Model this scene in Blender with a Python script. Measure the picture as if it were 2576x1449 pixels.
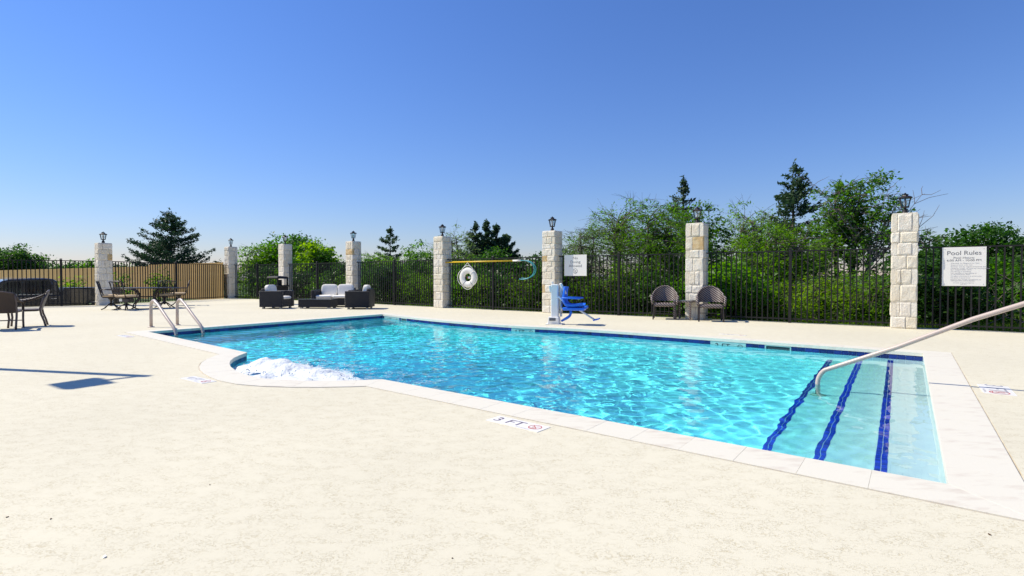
import bpy, bmesh, math, random
import numpy as np
from mathutils import Vector, Matrix
from mathutils.geometry import tessellate_polygon

for o in list(bpy.data.objects):
    bpy.data.objects.remove(o)
sc = bpy.context.scene
COL = sc.collection
R = math.radians

# ------------------------------------------------------------------ camera, sky, sun, exposure
F, HC, PITCH = 1318.0, 1.12, math.atan(27.5 / 1318)      # focal in photo pixels (2576 wide), eye height, tilt
cd = bpy.data.cameras.new('camera')
cam = bpy.data.objects.new('camera', cd)
COL.objects.link(cam)
cd.sensor_width = 36
cd.lens = F / 2576 * 36
cd.clip_end = 3000
cd.clip_start = 0.05
cam.location = (0, 0, HC)
cam.rotation_euler = (R(90) - PITCH, 0, 0)
sc.camera = cam

SUN_AZ, SUN_EL = R(12), R(49)                            # sun to the left, a little behind the fence line
SUNV = Vector((-math.cos(SUN_AZ) * math.cos(SUN_EL), math.sin(SUN_AZ) * math.cos(SUN_EL), math.sin(SUN_EL)))
w = bpy.data.worlds.new('World')
sc.world = w
w.use_nodes = True
nt = w.node_tree
bg = nt.nodes['Background']
sky = nt.nodes.new('ShaderNodeTexSky')
sky.sky_type = 'NISHITA'
sky.sun_disc = False
sky.sun_elevation = SUN_EL
sky.sun_rotation = math.atan2(SUNV.x, SUNV.y)
sky.altitude = 0
sky.air_density = 1.5
sky.dust_density = 0.0
sky.ozone_density = 8.0
tint = nt.nodes.new('ShaderNodeMixRGB')
tint.blend_type = 'MULTIPLY'
tint.inputs[0].default_value = 1
tint.inputs[2].default_value = (0.505, 0.51, 0.685, 1)
nt.links.new(sky.outputs[0], tint.inputs[1])
hsv = nt.nodes.new('ShaderNodeHueSaturation')
hsv.inputs['Saturation'].default_value = 1.06
nt.links.new(tint.outputs[0], hsv.inputs['Color'])
nt.links.new(hsv.outputs[0], bg.inputs[0])
bg.inputs[1].default_value = 0.125
sl = bpy.data.lights.new('sun', 'SUN')
sl.energy = 3.6
sl.angle = R(0.53)
sl.color = (1, 0.925, 0.78)
so = bpy.data.objects.new('sun', sl)
COL.objects.link(so)
so.rotation_euler = SUNV.to_track_quat('Z', 'Y').to_euler()
sl.cycles.is_caustics_light = True
sc.view_settings.view_transform = 'Standard'
sc.view_settings.look = 'None'
sc.view_settings.gamma = 1
sc.view_settings.use_curve_mapping = False
sc.view_settings.exposure = 0.70
sc.cycles.use_denoising = True
sc.cycles.max_bounces = 16
sc.cycles.diffuse_bounces = 10
sc.cycles.transmission_bounces = 16
sc.cycles.transparent_max_bounces = 12
sc.cycles.sample_clamp_indirect = 6

# ------------------------------------------------------------------ coordinates
A = R(36.4)
UX, UY = math.cos(A), -math.sin(A)     # u: along the pool, to the right and towards the viewer
VX, VY = math.sin(A), math.cos(A)      # v: across the pool, away from the viewer

def W2(u, v, z=0.0):
    return Vector((u * UX + v * VX, u * UY + v * VY, z))

def UV(p):
    return (p[0] * UX + p[1] * UY, p[0] * VX + p[1] * VY)

CP, SP = math.cos(PITCH), math.sin(PITCH)

def ray(px, py):
    x, y = (px - 1288) / F, -(py - 724.5) / F
    return Vector((x, CP + y * SP, -SP + y * CP))

def G(px, py, z=0.0):
    d = ray(px, py)
    t = (z - HC) / d.z
    return Vector((d.x * t, d.y * t, z))

def AT(px, py, Y):
    d = ray(px, py)
    t = Y / d.y
    return Vector((d.x * t, Y, HC + d.z * t))

def ang(p, q):
    return math.atan2(q[1] - p[1], q[0] - p[0])

# ------------------------------------------------------------------ materials
MATS = {}

def pmat(name, col, rough=0.6, metal=0.0, spec=0.5, coat=0.0, var=0.0, noise=None, bump=None, stripe=None):
    """Principled material; var: random lightness per object; noise: (scale, colour, amount); bump: (scale, strength, dist)"""
    m = bpy.data.materials.new(name)
    MATS[name] = m
    m.use_nodes = True
    t = m.node_tree
    b = t.nodes['Principled BSDF']
    b.inputs['Base Color'].default_value = (*col, 1)
    b.inputs['Roughness'].default_value = rough
    b.inputs['Metallic'].default_value = metal
    b.inputs['Specular IOR Level'].default_value = spec
    b.inputs['Coat Weight'].default_value = coat
    tc = t.nodes.new('ShaderNodeTexCoord')
    src = None
    if noise:
        n = t.nodes.new('ShaderNodeTexNoise')
        n.inputs['Scale'].default_value = noise[0]
        n.inputs['Detail'].default_value = 6
        t.links.new(tc.outputs['Object'], n.inputs['Vector'])
        rp = t.nodes.new('ShaderNodeValToRGB')
        rp.color_ramp.elements[0].position = 0.5 - 0.5 * (1 - noise[2]) * 0.6
        rp.color_ramp.elements[1].position = 0.5 + 0.3 * (1 - noise[2]) + 0.02
        rp.color_ramp.elements[0].color = (*noise[1], 1)
        rp.color_ramp.elements[1].color = (*col, 1)
        t.links.new(n.outputs['Fac'], rp.inputs[0])
        src = rp.outputs[0]
    if var:
        oi = t.nodes.new('ShaderNodeObjectInfo')
        mr = t.nodes.new('ShaderNodeMapRange')
        mr.inputs['To Min'].default_value = 1 - var
        mr.inputs['To Max'].default_value = 1 + var
        t.links.new(oi.outputs['Random'], mr.inputs['Value'])
        mx = t.nodes.new('ShaderNodeMixRGB')
        mx.blend_type = 'MULTIPLY'
        mx.inputs[0].default_value = 1
        if src is None:
            mx.inputs[1].default_value = (*col, 1)
        else:
            t.links.new(src, mx.inputs[1])
        t.links.new(mr.outputs[0], mx.inputs[2])
        src = mx.outputs[0]
    if src is not None:
        t.links.new(src, b.inputs['Base Color'])
    if bump:
        n = t.nodes.new('ShaderNodeTexNoise')
        n.inputs['Scale'].default_value = bump[0]
        n.inputs['Detail'].default_value = 5
        t.links.new(tc.outputs['Object'], n.inputs['Vector'])
        bp = t.nodes.new('ShaderNodeBump')
        bp.inputs['Strength'].default_value = bump[1]
        bp.inputs['Distance'].default_value = bump[2]
        t.links.new(n.outputs['Fac'], bp.inputs['Height'])
        t.links.new(bp.outputs[0], b.inputs['Normal'])
    return m

def N(t, typ, **kw):
    n = t.nodes.new(typ)
    for k, v in kw.items():
        n.inputs[k].default_value = v
    return n

# textured concrete deck: smooth pale islands over a coarser tan lace
def deck_material():
    m = bpy.data.materials.new('knockdown_deck')
    m.use_nodes = True
    t = m.node_tree
    b = t.nodes['Principled BSDF']
    tc = t.nodes.new('ShaderNodeTexCoord')
    n1 = N(t, 'ShaderNodeTexNoise', Scale=11.0, Detail=8, Roughness=0.62)
    n2 = N(t, 'ShaderNodeTexNoise', Scale=72.0, Detail=4, Roughness=0.6, Distortion=1.6)
    n3 = N(t, 'ShaderNodeTexNoise', Scale=0.35, Detail=4)
    n4 = N(t, 'ShaderNodeTexNoise', Scale=130.0, Detail=2)
    mp = t.nodes.new('ShaderNodeMapping')
    mp.inputs['Scale'].default_value = (0.62, 1.0, 1.0)
    mp.inputs['Rotation'].default_value = (0, 0, 0.35)
    t.links.new(tc.outputs['Object'], mp.inputs['Vector'])
    for n in (n1, n2, n4):
        t.links.new(mp.outputs[0], n.inputs['Vector'])
    t.links.new(tc.outputs['Object'], n3.inputs['Vector'])
    r1 = t.nodes.new('ShaderNodeMapRange')       # where the rough areas lie
    r1.interpolation_type = 'SMOOTHSTEP'
    r1.inputs['From Min'].default_value = 0.34
    r1.inputs['From Max'].default_value = 0.66
    t.links.new(n1.outputs['Fac'], r1.inputs['Value'])
    r2 = t.nodes.new('ShaderNodeMapRange')       # the lace itself
    r2.interpolation_type = 'SMOOTHSTEP'
    r2.inputs['From Min'].default_value = 0.50
    r2.inputs['From Max'].default_value = 0.62
    t.links.new(n2.outputs['Fac'], r2.inputs['Value'])
    mul = t.nodes.new('ShaderNodeMath')
    mul.operation = 'MULTIPLY'
    t.links.new(r1.outputs[0], mul.inputs[0])
    t.links.new(r2.outputs[0], mul.inputs[1])
    c = t.nodes.new('ShaderNodeMixRGB')
    c.inputs[1].default_value = (0.66, 0.615, 0.47, 1)
    c.inputs[2].default_value = (0.535, 0.475, 0.325, 1)
    t.links.new(mul.outputs[0], c.inputs[0])
    r3 = t.nodes.new('ShaderNodeMapRange')
    r3.inputs['From Min'].default_value = 0.3
    r3.inputs['From Max'].default_value = 0.7
    r3.inputs['To Min'].default_value = 0.94
    r3.inputs['To Max'].default_value = 1.05
    t.links.new(n3.outputs['Fac'], r3.inputs['Value'])
    c2 = t.nodes.new('ShaderNodeMixRGB')
    c2.blend_type = 'MULTIPLY'
    c2.inputs[0].default_value = 1
    t.links.new(c.outputs[0], c2.inputs[1])
    t.links.new(r3.outputs[0], c2.inputs[2])
    t.links.new(c2.outputs[0], b.inputs['Base Color'])
    b.inputs['Roughness'].default_value = 0.85
    b.inputs['Specular IOR Level'].default_value = 0.25
    ad = t.nodes.new('ShaderNodeMath')
    ad.operation = 'MULTIPLY_ADD'
    t.links.new(n4.outputs['Fac'], ad.inputs[0])
    ad.inputs[1].default_value = 0.25
    t.links.new(mul.outputs[0], ad.inputs[2])
    bp = t.nodes.new('ShaderNodeBump')
    bp.invert = True
    bp.inputs['Strength'].default_value = 0.4
    bp.inputs['Distance'].default_value = 0.004
    t.links.new(ad.outputs[0], bp.inputs['Height'])
    t.links.new(bp.outputs[0], b.inputs['Normal'])
    return m

def stone_material(name, col, tan):
    m = bpy.data.materials.new(name)
    m.use_nodes = True
    t = m.node_tree
    b = t.nodes['Principled BSDF']
    tc = t.nodes.new('ShaderNodeTexCoord')
    oi = t.nodes.new('ShaderNodeObjectInfo')
    n1 = N(t, 'ShaderNodeTexNoise', Scale=7.0, Detail=8, Roughness=0.65)
    n2 = N(t, 'ShaderNodeTexNoise', Scale=22.0, Detail=7, Roughness=0.7, Distortion=0.8)
    t.links.new(tc.outputs['Object'], n1.inputs['Vector'])
    t.links.new(tc.outputs['Object'], n2.inputs['Vector'])
    rp = t.nodes.new('ShaderNodeValToRGB')
    rp.color_ramp.elements[0].position = 0.36
    rp.color_ramp.elements[1].position = 0.60
    rp.color_ramp.elements[0].color = (*tan, 1)
    rp.color_ramp.elements[1].color = (*col, 1)
    t.links.new(n1.outputs['Fac'], rp.inputs[0])
    mr = t.nodes.new('ShaderNodeValToRGB')
    mr.color_ramp.elements[0].color = (1.0, 0.95, 0.84, 1)
    mr.color_ramp.elements[1].color = (1.08, 1.06, 1.04, 1)
    t.links.new(oi.outputs['Random'], mr.inputs[0])
    mx = t.nodes.new('ShaderNodeMixRGB')
    mx.blend_type = 'MULTIPLY'
    mx.inputs[0].default_value = 1
    t.links.new(rp.outputs[0], mx.inputs[1])
    t.links.new(mr.outputs[0], mx.inputs[2])
    t.links.new(mx.outputs[0], b.inputs['Base Color'])
    b.inputs['Roughness'].default_value = 0.9
    b.inputs['Specular IOR Level'].default_value = 0.2
    bp = t.nodes.new('ShaderNodeBump')
    bp.inputs['Strength'].default_value = 0.9
    bp.inputs['Distance'].default_value = 0.028
    t.links.new(n2.outputs['Fac'], bp.inputs['Height'])
    t.links.new(bp.outputs[0], b.inputs['Normal'])
    return m

def coping_material():
    m = bpy.data.materials.new('travertine')
    m.use_nodes = True
    t = m.node_tree
    b = t.nodes['Principled BSDF']
    tc = t.nodes.new('ShaderNodeTexCoord')
    oi = t.nodes.new('ShaderNodeObjectInfo')
    mp = t.nodes.new('ShaderNodeMapping')
    mp.inputs['Scale'].default_value = (1.2, 5.0, 1)
    mp.inputs['Rotation'].default_value = (0, 0, A)
    t.links.new(tc.outputs['Object'], mp.inputs['Vector'])
    n1 = N(t, 'ShaderNodeTexNoise', Scale=2.4, Detail=7, Roughness=0.6, Distortion=0.5)
    t.links.new(mp.outputs[0], n1.inputs['Vector'])
    add = t.nodes.new('ShaderNodeMath')
    add.operation = 'MULTIPLY_ADD'
    t.links.new(oi.outputs['Random'], add.inputs[0])
    add.inputs[1].default_value = -0.13
    t.links.new(n1.outputs['Fac'], add.inputs[2])
    rp = t.nodes.new('ShaderNodeValToRGB')
    rp.color_ramp.elements[0].position = 0.22
    rp.color_ramp.elements[1].position = 0.38
    rp.color_ramp.elements[0].color = (0.61, 0.545, 0.445, 1)
    rp.color_ramp.elements[1].color = (0.70, 0.66, 0.545, 1)
    t.links.new(add.outputs[0], rp.inputs[0])
    t.links.new(rp.outputs[0], b.inputs['Base Color'])
    b.inputs['Roughness'].default_value = 0.6
    b.inputs['Specular IOR Level'].default_value = 0.3
    n2 = N(t, 'ShaderNodeTexNoise', Scale=60.0, Detail=4)
    t.links.new(tc.outputs['Object'], n2.inputs['Vector'])
    bp = t.nodes.new('ShaderNodeBump')
    bp.inputs['Strength'].default_value = 0.25
    bp.inputs['Distance'].default_value = 0.003
    t.links.new(n2.outputs['Fac'], bp.inputs['Height'])
    t.links.new(bp.outputs[0], b.inputs['Normal'])
    return m

def wicker_material(name, c0, c1, scale, rot):
    m = bpy.data.materials.new(name)
    m.use_nodes = True
    t = m.node_tree
    b = t.nodes['Principled BSDF']
    tc = t.nodes.new('ShaderNodeTexCoord')
    mp = t.nodes.new('ShaderNodeMapping')
    mp.inputs['Rotation'].default_value = rot
    t.links.new(tc.outputs['Object'], mp.inputs['Vector'])
    wv = t.nodes.new('ShaderNodeTexWave')
    wv.bands_direction = 'X'
    wv.inputs['Scale'].default_value = scale
    wv.inputs['Distortion'].default_value = 0.6
    wv.inputs['Detail'].default_value = 1
    t.links.new(mp.outputs[0], wv.inputs['Vector'])
    w2 = t.nodes.new('ShaderNodeTexWave')
    w2.bands_direction = 'Z'
    w2.inputs['Scale'].default_value = scale * 1.3
    t.links.new(mp.outputs[0], w2.inputs['Vector'])
    ml = t.nodes.new('ShaderNodeMath')
    ml.operation = 'MULTIPLY_ADD'
    t.links.new(w2.outputs['Fac'], ml.inputs[0])
    ml.inputs[1].default_value = 0.3
    t.links.new(wv.outputs['Fac'], ml.inputs[2])
    rp = t.nodes.new('ShaderNodeValToRGB')
    rp.color_ramp.elements[0].position = 0.35
    rp.color_ramp.elements[1].position = 0.95
    rp.color_ramp.elements[0].color = (*c0, 1)
    rp.color_ramp.elements[1].color = (*c1, 1)
    t.links.new(ml.outputs[0], rp.inputs[0])
    t.links.new(rp.outputs[0], b.inputs['Base Color'])
    b.inputs['Roughness'].default_value = 0.42
    bp = t.nodes.new('ShaderNodeBump')
    bp.inputs['Strength'].default_value = 0.8
    bp.inputs['Distance'].default_value = 0.008
    t.links.new(ml.outputs[0], bp.inputs['Height'])
    t.links.new(bp.outputs[0], b.inputs['Normal'])
    return m

def leaf_material(name, c0, c1, trans=0.35, rough=0.55):
    m = bpy.data.materials.new(name)
    m.use_nodes = True
    t = m.node_tree
    b = t.nodes['Principled BSDF']
    out = t.nodes['Material Output']
    ge = t.nodes.new('ShaderNodeNewGeometry')
    rp = t.nodes.new('ShaderNodeValToRGB')
    rp.color_ramp.elements[0].color = (*c0, 1)
    rp.color_ramp.elements[1].color = (*c1, 1)
    t.links.new(ge.outputs['Random Per Island'], rp.inputs[0])
    oi = t.nodes.new('ShaderNodeObjectInfo')
    vr_ = t.nodes.new('ShaderNodeValToRGB')
    vr_.color_ramp.elements[0].color = (0.62, 0.66, 0.62, 1)
    vr_.color_ramp.elements[1].color = (1.22, 1.10, 0.95, 1)
    t.links.new(oi.outputs['Random'], vr_.inputs[0])
    mv = t.nodes.new('ShaderNodeMixRGB')
    mv.blend_type = 'MULTIPLY'
    mv.inputs[0].default_value = 1
    t.links.new(rp.outputs[0], mv.inputs[1])
    t.links.new(vr_.outputs[0], mv.inputs[2])
    rp = mv
    t.links.new(rp.outputs[0], b.inputs['Base Color'])
    b.inputs['Roughness'].default_value = rough
    b.inputs['Specular IOR Level'].default_value = 0.3
    tr = t.nodes.new('ShaderNodeBsdfTranslucent')
    hs = t.nodes.new('ShaderNodeHueSaturation')
    hs.inputs['Hue'].default_value = 0.50
    hs.inputs['Saturation'].default_value = 1.15
    hs.inputs['Value'].default_value = 1.7
    t.links.new(rp.outputs[0], hs.inputs['Color'])
    t.links.new(hs.outputs[0], tr.inputs[0])
    mx = t.nodes.new('ShaderNodeMixShader')
    mx.inputs[0].default_value = trans
    t.links.new(b.outputs[0], mx.inputs[1])
    t.links.new(tr.outputs[0], mx.inputs[2])
    t.links.new(mx.outputs[0], out.inputs[0])
    return m

def water_material():
    m = bpy.data.materials.new('pool_water')
    m.use_nodes = True
    t = m.node_tree
    t.nodes.clear()
    out = t.nodes.new('ShaderNodeOutputMaterial')
    at = t.nodes.new('ShaderNodeAttribute')
    at.attribute_name = 'water_tint'
    rf = t.nodes.new('ShaderNodeBsdfRefraction')
    rf.inputs['IOR'].default_value = 1.333
    rf.inputs['Roughness'].default_value = 0
    t.links.new(at.outputs['Color'], rf.inputs['Color'])
    gl = t.nodes.new('ShaderNodeBsdfGlossy')
    gl.inputs['Roughness'].default_value = 0.0
    fr = t.nodes.new('ShaderNodeFresnel')
    fr.inputs['IOR'].default_value = 1.333
    mx = t.nodes.new('ShaderNodeMixShader')
    t.links.new(fr.outputs[0], mx.inputs[0])
    t.links.new(rf.outputs[0], mx.inputs[1])
    t.links.new(gl.outputs[0], mx.inputs[2])
    t.links.new(mx.outputs[0], out.inputs[0])
    return m

def glass_material(name, col, alpha):
    m = bpy.data.materials.new(name)
    m.use_nodes = True
    t = m.node_tree
    t.nodes.clear()
    out = t.nodes.new('ShaderNodeOutputMaterial')
    tr = t.nodes.new('ShaderNodeBsdfTransparent')
    tr.inputs[0].default_value = (*col, 1)
    gl = t.nodes.new('ShaderNodeBsdfGlossy')
    gl.inputs['Roughness'].default_value = 0.03
    mx = t.nodes.new('ShaderNodeMixShader')
    mx.inputs[0].default_value = alpha
    t.links.new(tr.outputs[0], mx.inputs[1])
    t.links.new(gl.outputs[0], mx.inputs[2])
    t.links.new(mx.outputs[0], out.inputs[0])
    return m

M_DECK = deck_material()
M_STONE = stone_material('limestone', (0.78, 0.745, 0.655), (0.72, 0.66, 0.55))
M_STONE_TAN = stone_material('tan_limestone', (0.68, 0.56, 0.36), (0.56, 0.40, 0.20))
M_MORTAR = pmat('mortar', (0.70, 0.66, 0.57), 0.95, noise=(14, (0.64, 0.59, 0.5), 0.2))
M_COPING = coping_material()
M_SEAL = pmat('joint_sealant', (0.42, 0.34, 0.23), 0.9, noise=(6, (0.62, 0.56, 0.45), 0.5))
M_PLASTER = pmat('pool_plaster', (0.90, 0.93, 0.95), 0.8, noise=(1.6, (0.87, 0.91, 0.94), 0.1))
M_STEP = pmat('step_plaster', (0.78, 0.765, 0.73), 0.8, noise=(1.6, (0.72, 0.73, 0.71), 0.1))
M_TILE = pmat('blue_glazed_tile', (0.005, 0.016, 0.11), 0.28, var=0.4, noise=(9, (0.012, 0.034, 0.19), 0.2), spec=0.35)
M_TILE2 = pmat('cobalt_mosaic', (0.006, 0.035, 0.50), 0.3, var=0.4)
M_GROUT = pmat('pale_grout', (0.62, 0.66, 0.68), 0.9)
M_PLATE = pmat('sea_green_tile', (0.30, 0.52, 0.48), 0.35, noise=(12, (0.25, 0.45, 0.43), 0.2))
M_BLACK = pmat('black_print', (0.012, 0.012, 0.014), 0.5)
M_GREYPRINT = pmat('grey_print', (0.11, 0.115, 0.13), 0.6)
M_LIGHTPRINT = pmat('faint_print', (0.33, 0.33, 0.36), 0.6)
M_VIOLETPRINT = pmat('violet_grey_print', (0.15, 0.12, 0.17), 0.6)
M_REDPRINT = pmat('red_print', (0.50, 0.08, 0.07), 0.6)
M_IRON = pmat('black_iron', (0.010, 0.010, 0.011), 0.6, spec=0.25, noise=(8, (0.02, 0.019, 0.018), 0.2))
M_LANTERN = pmat('bronze_black', (0.018, 0.014, 0.013), 0.45)
M_LGLASS = glass_material('clear_glass', (0.93, 0.97, 0.98), 0.12)
M_BULB = pmat('frosted_bulb', (0.75, 0.75, 0.72), 0.4)
M_WICKER = wicker_material('brown_wicker', (0.018, 0.012, 0.011), (0.26, 0.21, 0.19), 7.0, (0.0, R(52), 0.0))  # pale stripe colour holds the glints on the strands
M_WICKER2 = wicker_material('chocolate_wicker', (0.030, 0.019, 0.011), (0.115, 0.078, 0.05), 22.0, (0.0, R(80), 0.0))
M_WFRAME = pmat('brown_resin', (0.032, 0.022, 0.021), 0.45)
M_WFRAME2 = pmat('taupe_resin', (0.085, 0.062, 0.055), 0.5)
M_RATTAN = wicker_material('black_rattan', (0.007, 0.007, 0.008), (0.022, 0.021, 0.022), 22.0, (0.0, R(90), 0.0))
M_CUSHION = pmat('white_cushion', (0.84, 0.80, 0.71), 0.9, bump=(30, 0.2, 0.004))
M_BEIGE = pmat('beige_cushion', (0.52, 0.39, 0.24), 0.9, bump=(40, 0.2, 0.003))
M_FOOT = pmat('pale_foot', (0.55, 0.5, 0.42), 0.6)
M_GLASSTOP = pmat('grey_glass_top', (0.10, 0.12, 0.14), 0.06, spec=0.9)
M_CAST = pmat('bronze_cast_metal', (0.022, 0.015, 0.013), 0.42, noise=(20, (0.035, 0.024, 0.02), 0.2))
M_TABLE = pmat('dark_table_top', (0.03, 0.028, 0.03), 0.38, spec=0.5)
M_RAIL = pmat('powder_coated_rail', (0.52, 0.42, 0.355), 0.34, noise=(5, (0.49, 0.39, 0.33), 0.2))
M_RAILDARK = pmat('grey_bumper', (0.12, 0.14, 0.15), 0.5)
M_WHITE = pmat('white_paint', (0.82, 0.80, 0.75), 0.4, noise=(3, (0.77, 0.76, 0.72), 0.2))
M_SIGN = pmat('sign_white', (0.82, 0.79, 0.72), 0.35)
M_BLUE = pmat('blue_plastic', (0.016, 0.15, 0.70), 0.35, spec=0.5)
M_YELLOW = pmat('yellow_pole', (0.72, 0.47, 0.02), 0.4)
M_TEAL = pmat('teal_loop', (0.04, 0.30, 0.36), 0.4)
M_RING = pmat('white_ring', (0.80, 0.77, 0.70), 0.55, bump=(12, 0.1, 0.01))
M_ROPE = pmat('white_rope', (0.70, 0.68, 0.63), 0.9)
M_TAPE = pmat('grey_tape', (0.24, 0.25, 0.26), 0.6)
M_RED = pmat('red_patch', (0.45, 0.05, 0.05), 0.6)
M_WOOD = pmat('cedar_plank', (0.53, 0.335, 0.11), 0.8, var=0.16, noise=(2.5, (0.45, 0.27, 0.08), 0.2), bump=(25, 0.2, 0.004))
M_CAR = pmat('black_car_paint', (0.030, 0.028, 0.030), 0.2, coat=0.6, noise=(1.2, (0.045, 0.038, 0.034), 0.2))
M_CARGLASS = pmat('dark_window', (0.006, 0.008, 0.014), 0.08, spec=0.7)
M_TYRE = pmat('tyre_rubber', (0.015, 0.015, 0.015), 0.9)
M_CHROME = pmat('dull_chrome', (0.55, 0.55, 0.57), 0.25, metal=1.0)
M_ASPHALT = pmat('asphalt', (0.055, 0.054, 0.053), 0.9, noise=(2, (0.075, 0.073, 0.07), 0.2))
M_CONC = pmat('concrete', (0.42, 0.40, 0.36), 0.9, noise=(3, (0.36, 0.34, 0.30), 0.2))
M_GROUND = pmat('grassy_ground', (0.065, 0.125, 0.02), 0.95, noise=(0.9, (0.05, 0.075, 0.02), 0.1), bump=(9, 0.8, 0.08))
M_HILL = pmat('dry_hill', (0.22, 0.19, 0.19), 0.95, noise=(0.06, (0.17, 0.16, 0.15), 0.2))
M_BARK = pmat('grey_bark', (0.13, 0.105, 0.085), 0.9, noise=(9, (0.07, 0.055, 0.045), 0.2), bump=(20, 0.6, 0.02))
M_BARKPALE = pmat('pale_dead_bark', (0.19, 0.155, 0.135), 0.9, noise=(9, (0.16, 0.13, 0.12), 0.2))
M_CEDAR = leaf_material('cedar_foliage', (0.026, 0.064, 0.032), (0.068, 0.125, 0.060), 0.3)
M_OAK = leaf_material('oak_leaves', (0.04, 0.118, 0.019), (0.1, 0.224, 0.041), 0.5, 0.45)
M_MESQ = leaf_material('mesquite_leaves', (0.088, 0.212, 0.021), (0.177, 0.33, 0.047), 0.58)
M_MESQG = leaf_material('grey_green_leaves', (0.118, 0.206, 0.071), (0.201, 0.307, 0.118), 0.5)
M_BUSH = leaf_material('bush_leaves', (0.059, 0.171, 0.017), (0.13, 0.283, 0.035), 0.55, 0.45)
M_BRIGHT = leaf_material('bright_leaves', (0.10, 0.22, 0.012), (0.19, 0.33, 0.035), 0.58)
M_DARKLEAF = leaf_material('dark_leaves', (0.026, 0.077, 0.017), (0.071, 0.159, 0.035), 0.45, 0.42)
M_GRASS = leaf_material('grass_blades', (0.09, 0.18, 0.018), (0.16, 0.26, 0.04), 0.45)
M_FOAM = pmat('foam', (0.72, 0.75, 0.75), 0.6, bump=(26, 0.6, 0.03))
def froth_material():
    m = M_FOAM.copy()
    m.name = 'froth'
    t = m.node_tree
    b, out = t.nodes['Principled BSDF'], t.nodes['Material Output']
    at = t.nodes.new('ShaderNodeAttribute')
    at.attribute_name = 'froth'
    tc = t.nodes.new('ShaderNodeTexCoord')
    n = N(t, 'ShaderNodeTexNoise', Scale=24.0, Detail=6, Roughness=0.7)
    t.links.new(tc.outputs['Object'], n.inputs['Vector'])
    ad = t.nodes.new('ShaderNodeMath')
    t.links.new(at.outputs['Fac'], ad.inputs[0])
    t.links.new(n.outputs['Fac'], ad.inputs[1])
    mr = t.nodes.new('ShaderNodeMapRange')
    mr.inputs['From Min'].default_value = 0.68
    mr.inputs['From Max'].default_value = 1.05
    t.links.new(ad.outputs[0], mr.inputs['Value'])
    tr = t.nodes.new('ShaderNodeBsdfTransparent')
    mx = t.nodes.new('ShaderNodeMixShader')
    t.links.new(mr.outputs[0], mx.inputs[0])
    t.links.new(tr.outputs[0], mx.inputs[1])
    t.links.new(b.outputs[0], mx.inputs[2])
    t.links.new(mx.outputs[0], out.inputs[0])
    return m
M_FROTH = froth_material()
M_DRY = pmat('dry_leaf', (0.09, 0.045, 0.02), 0.9)
M_WATER = water_material()

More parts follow.
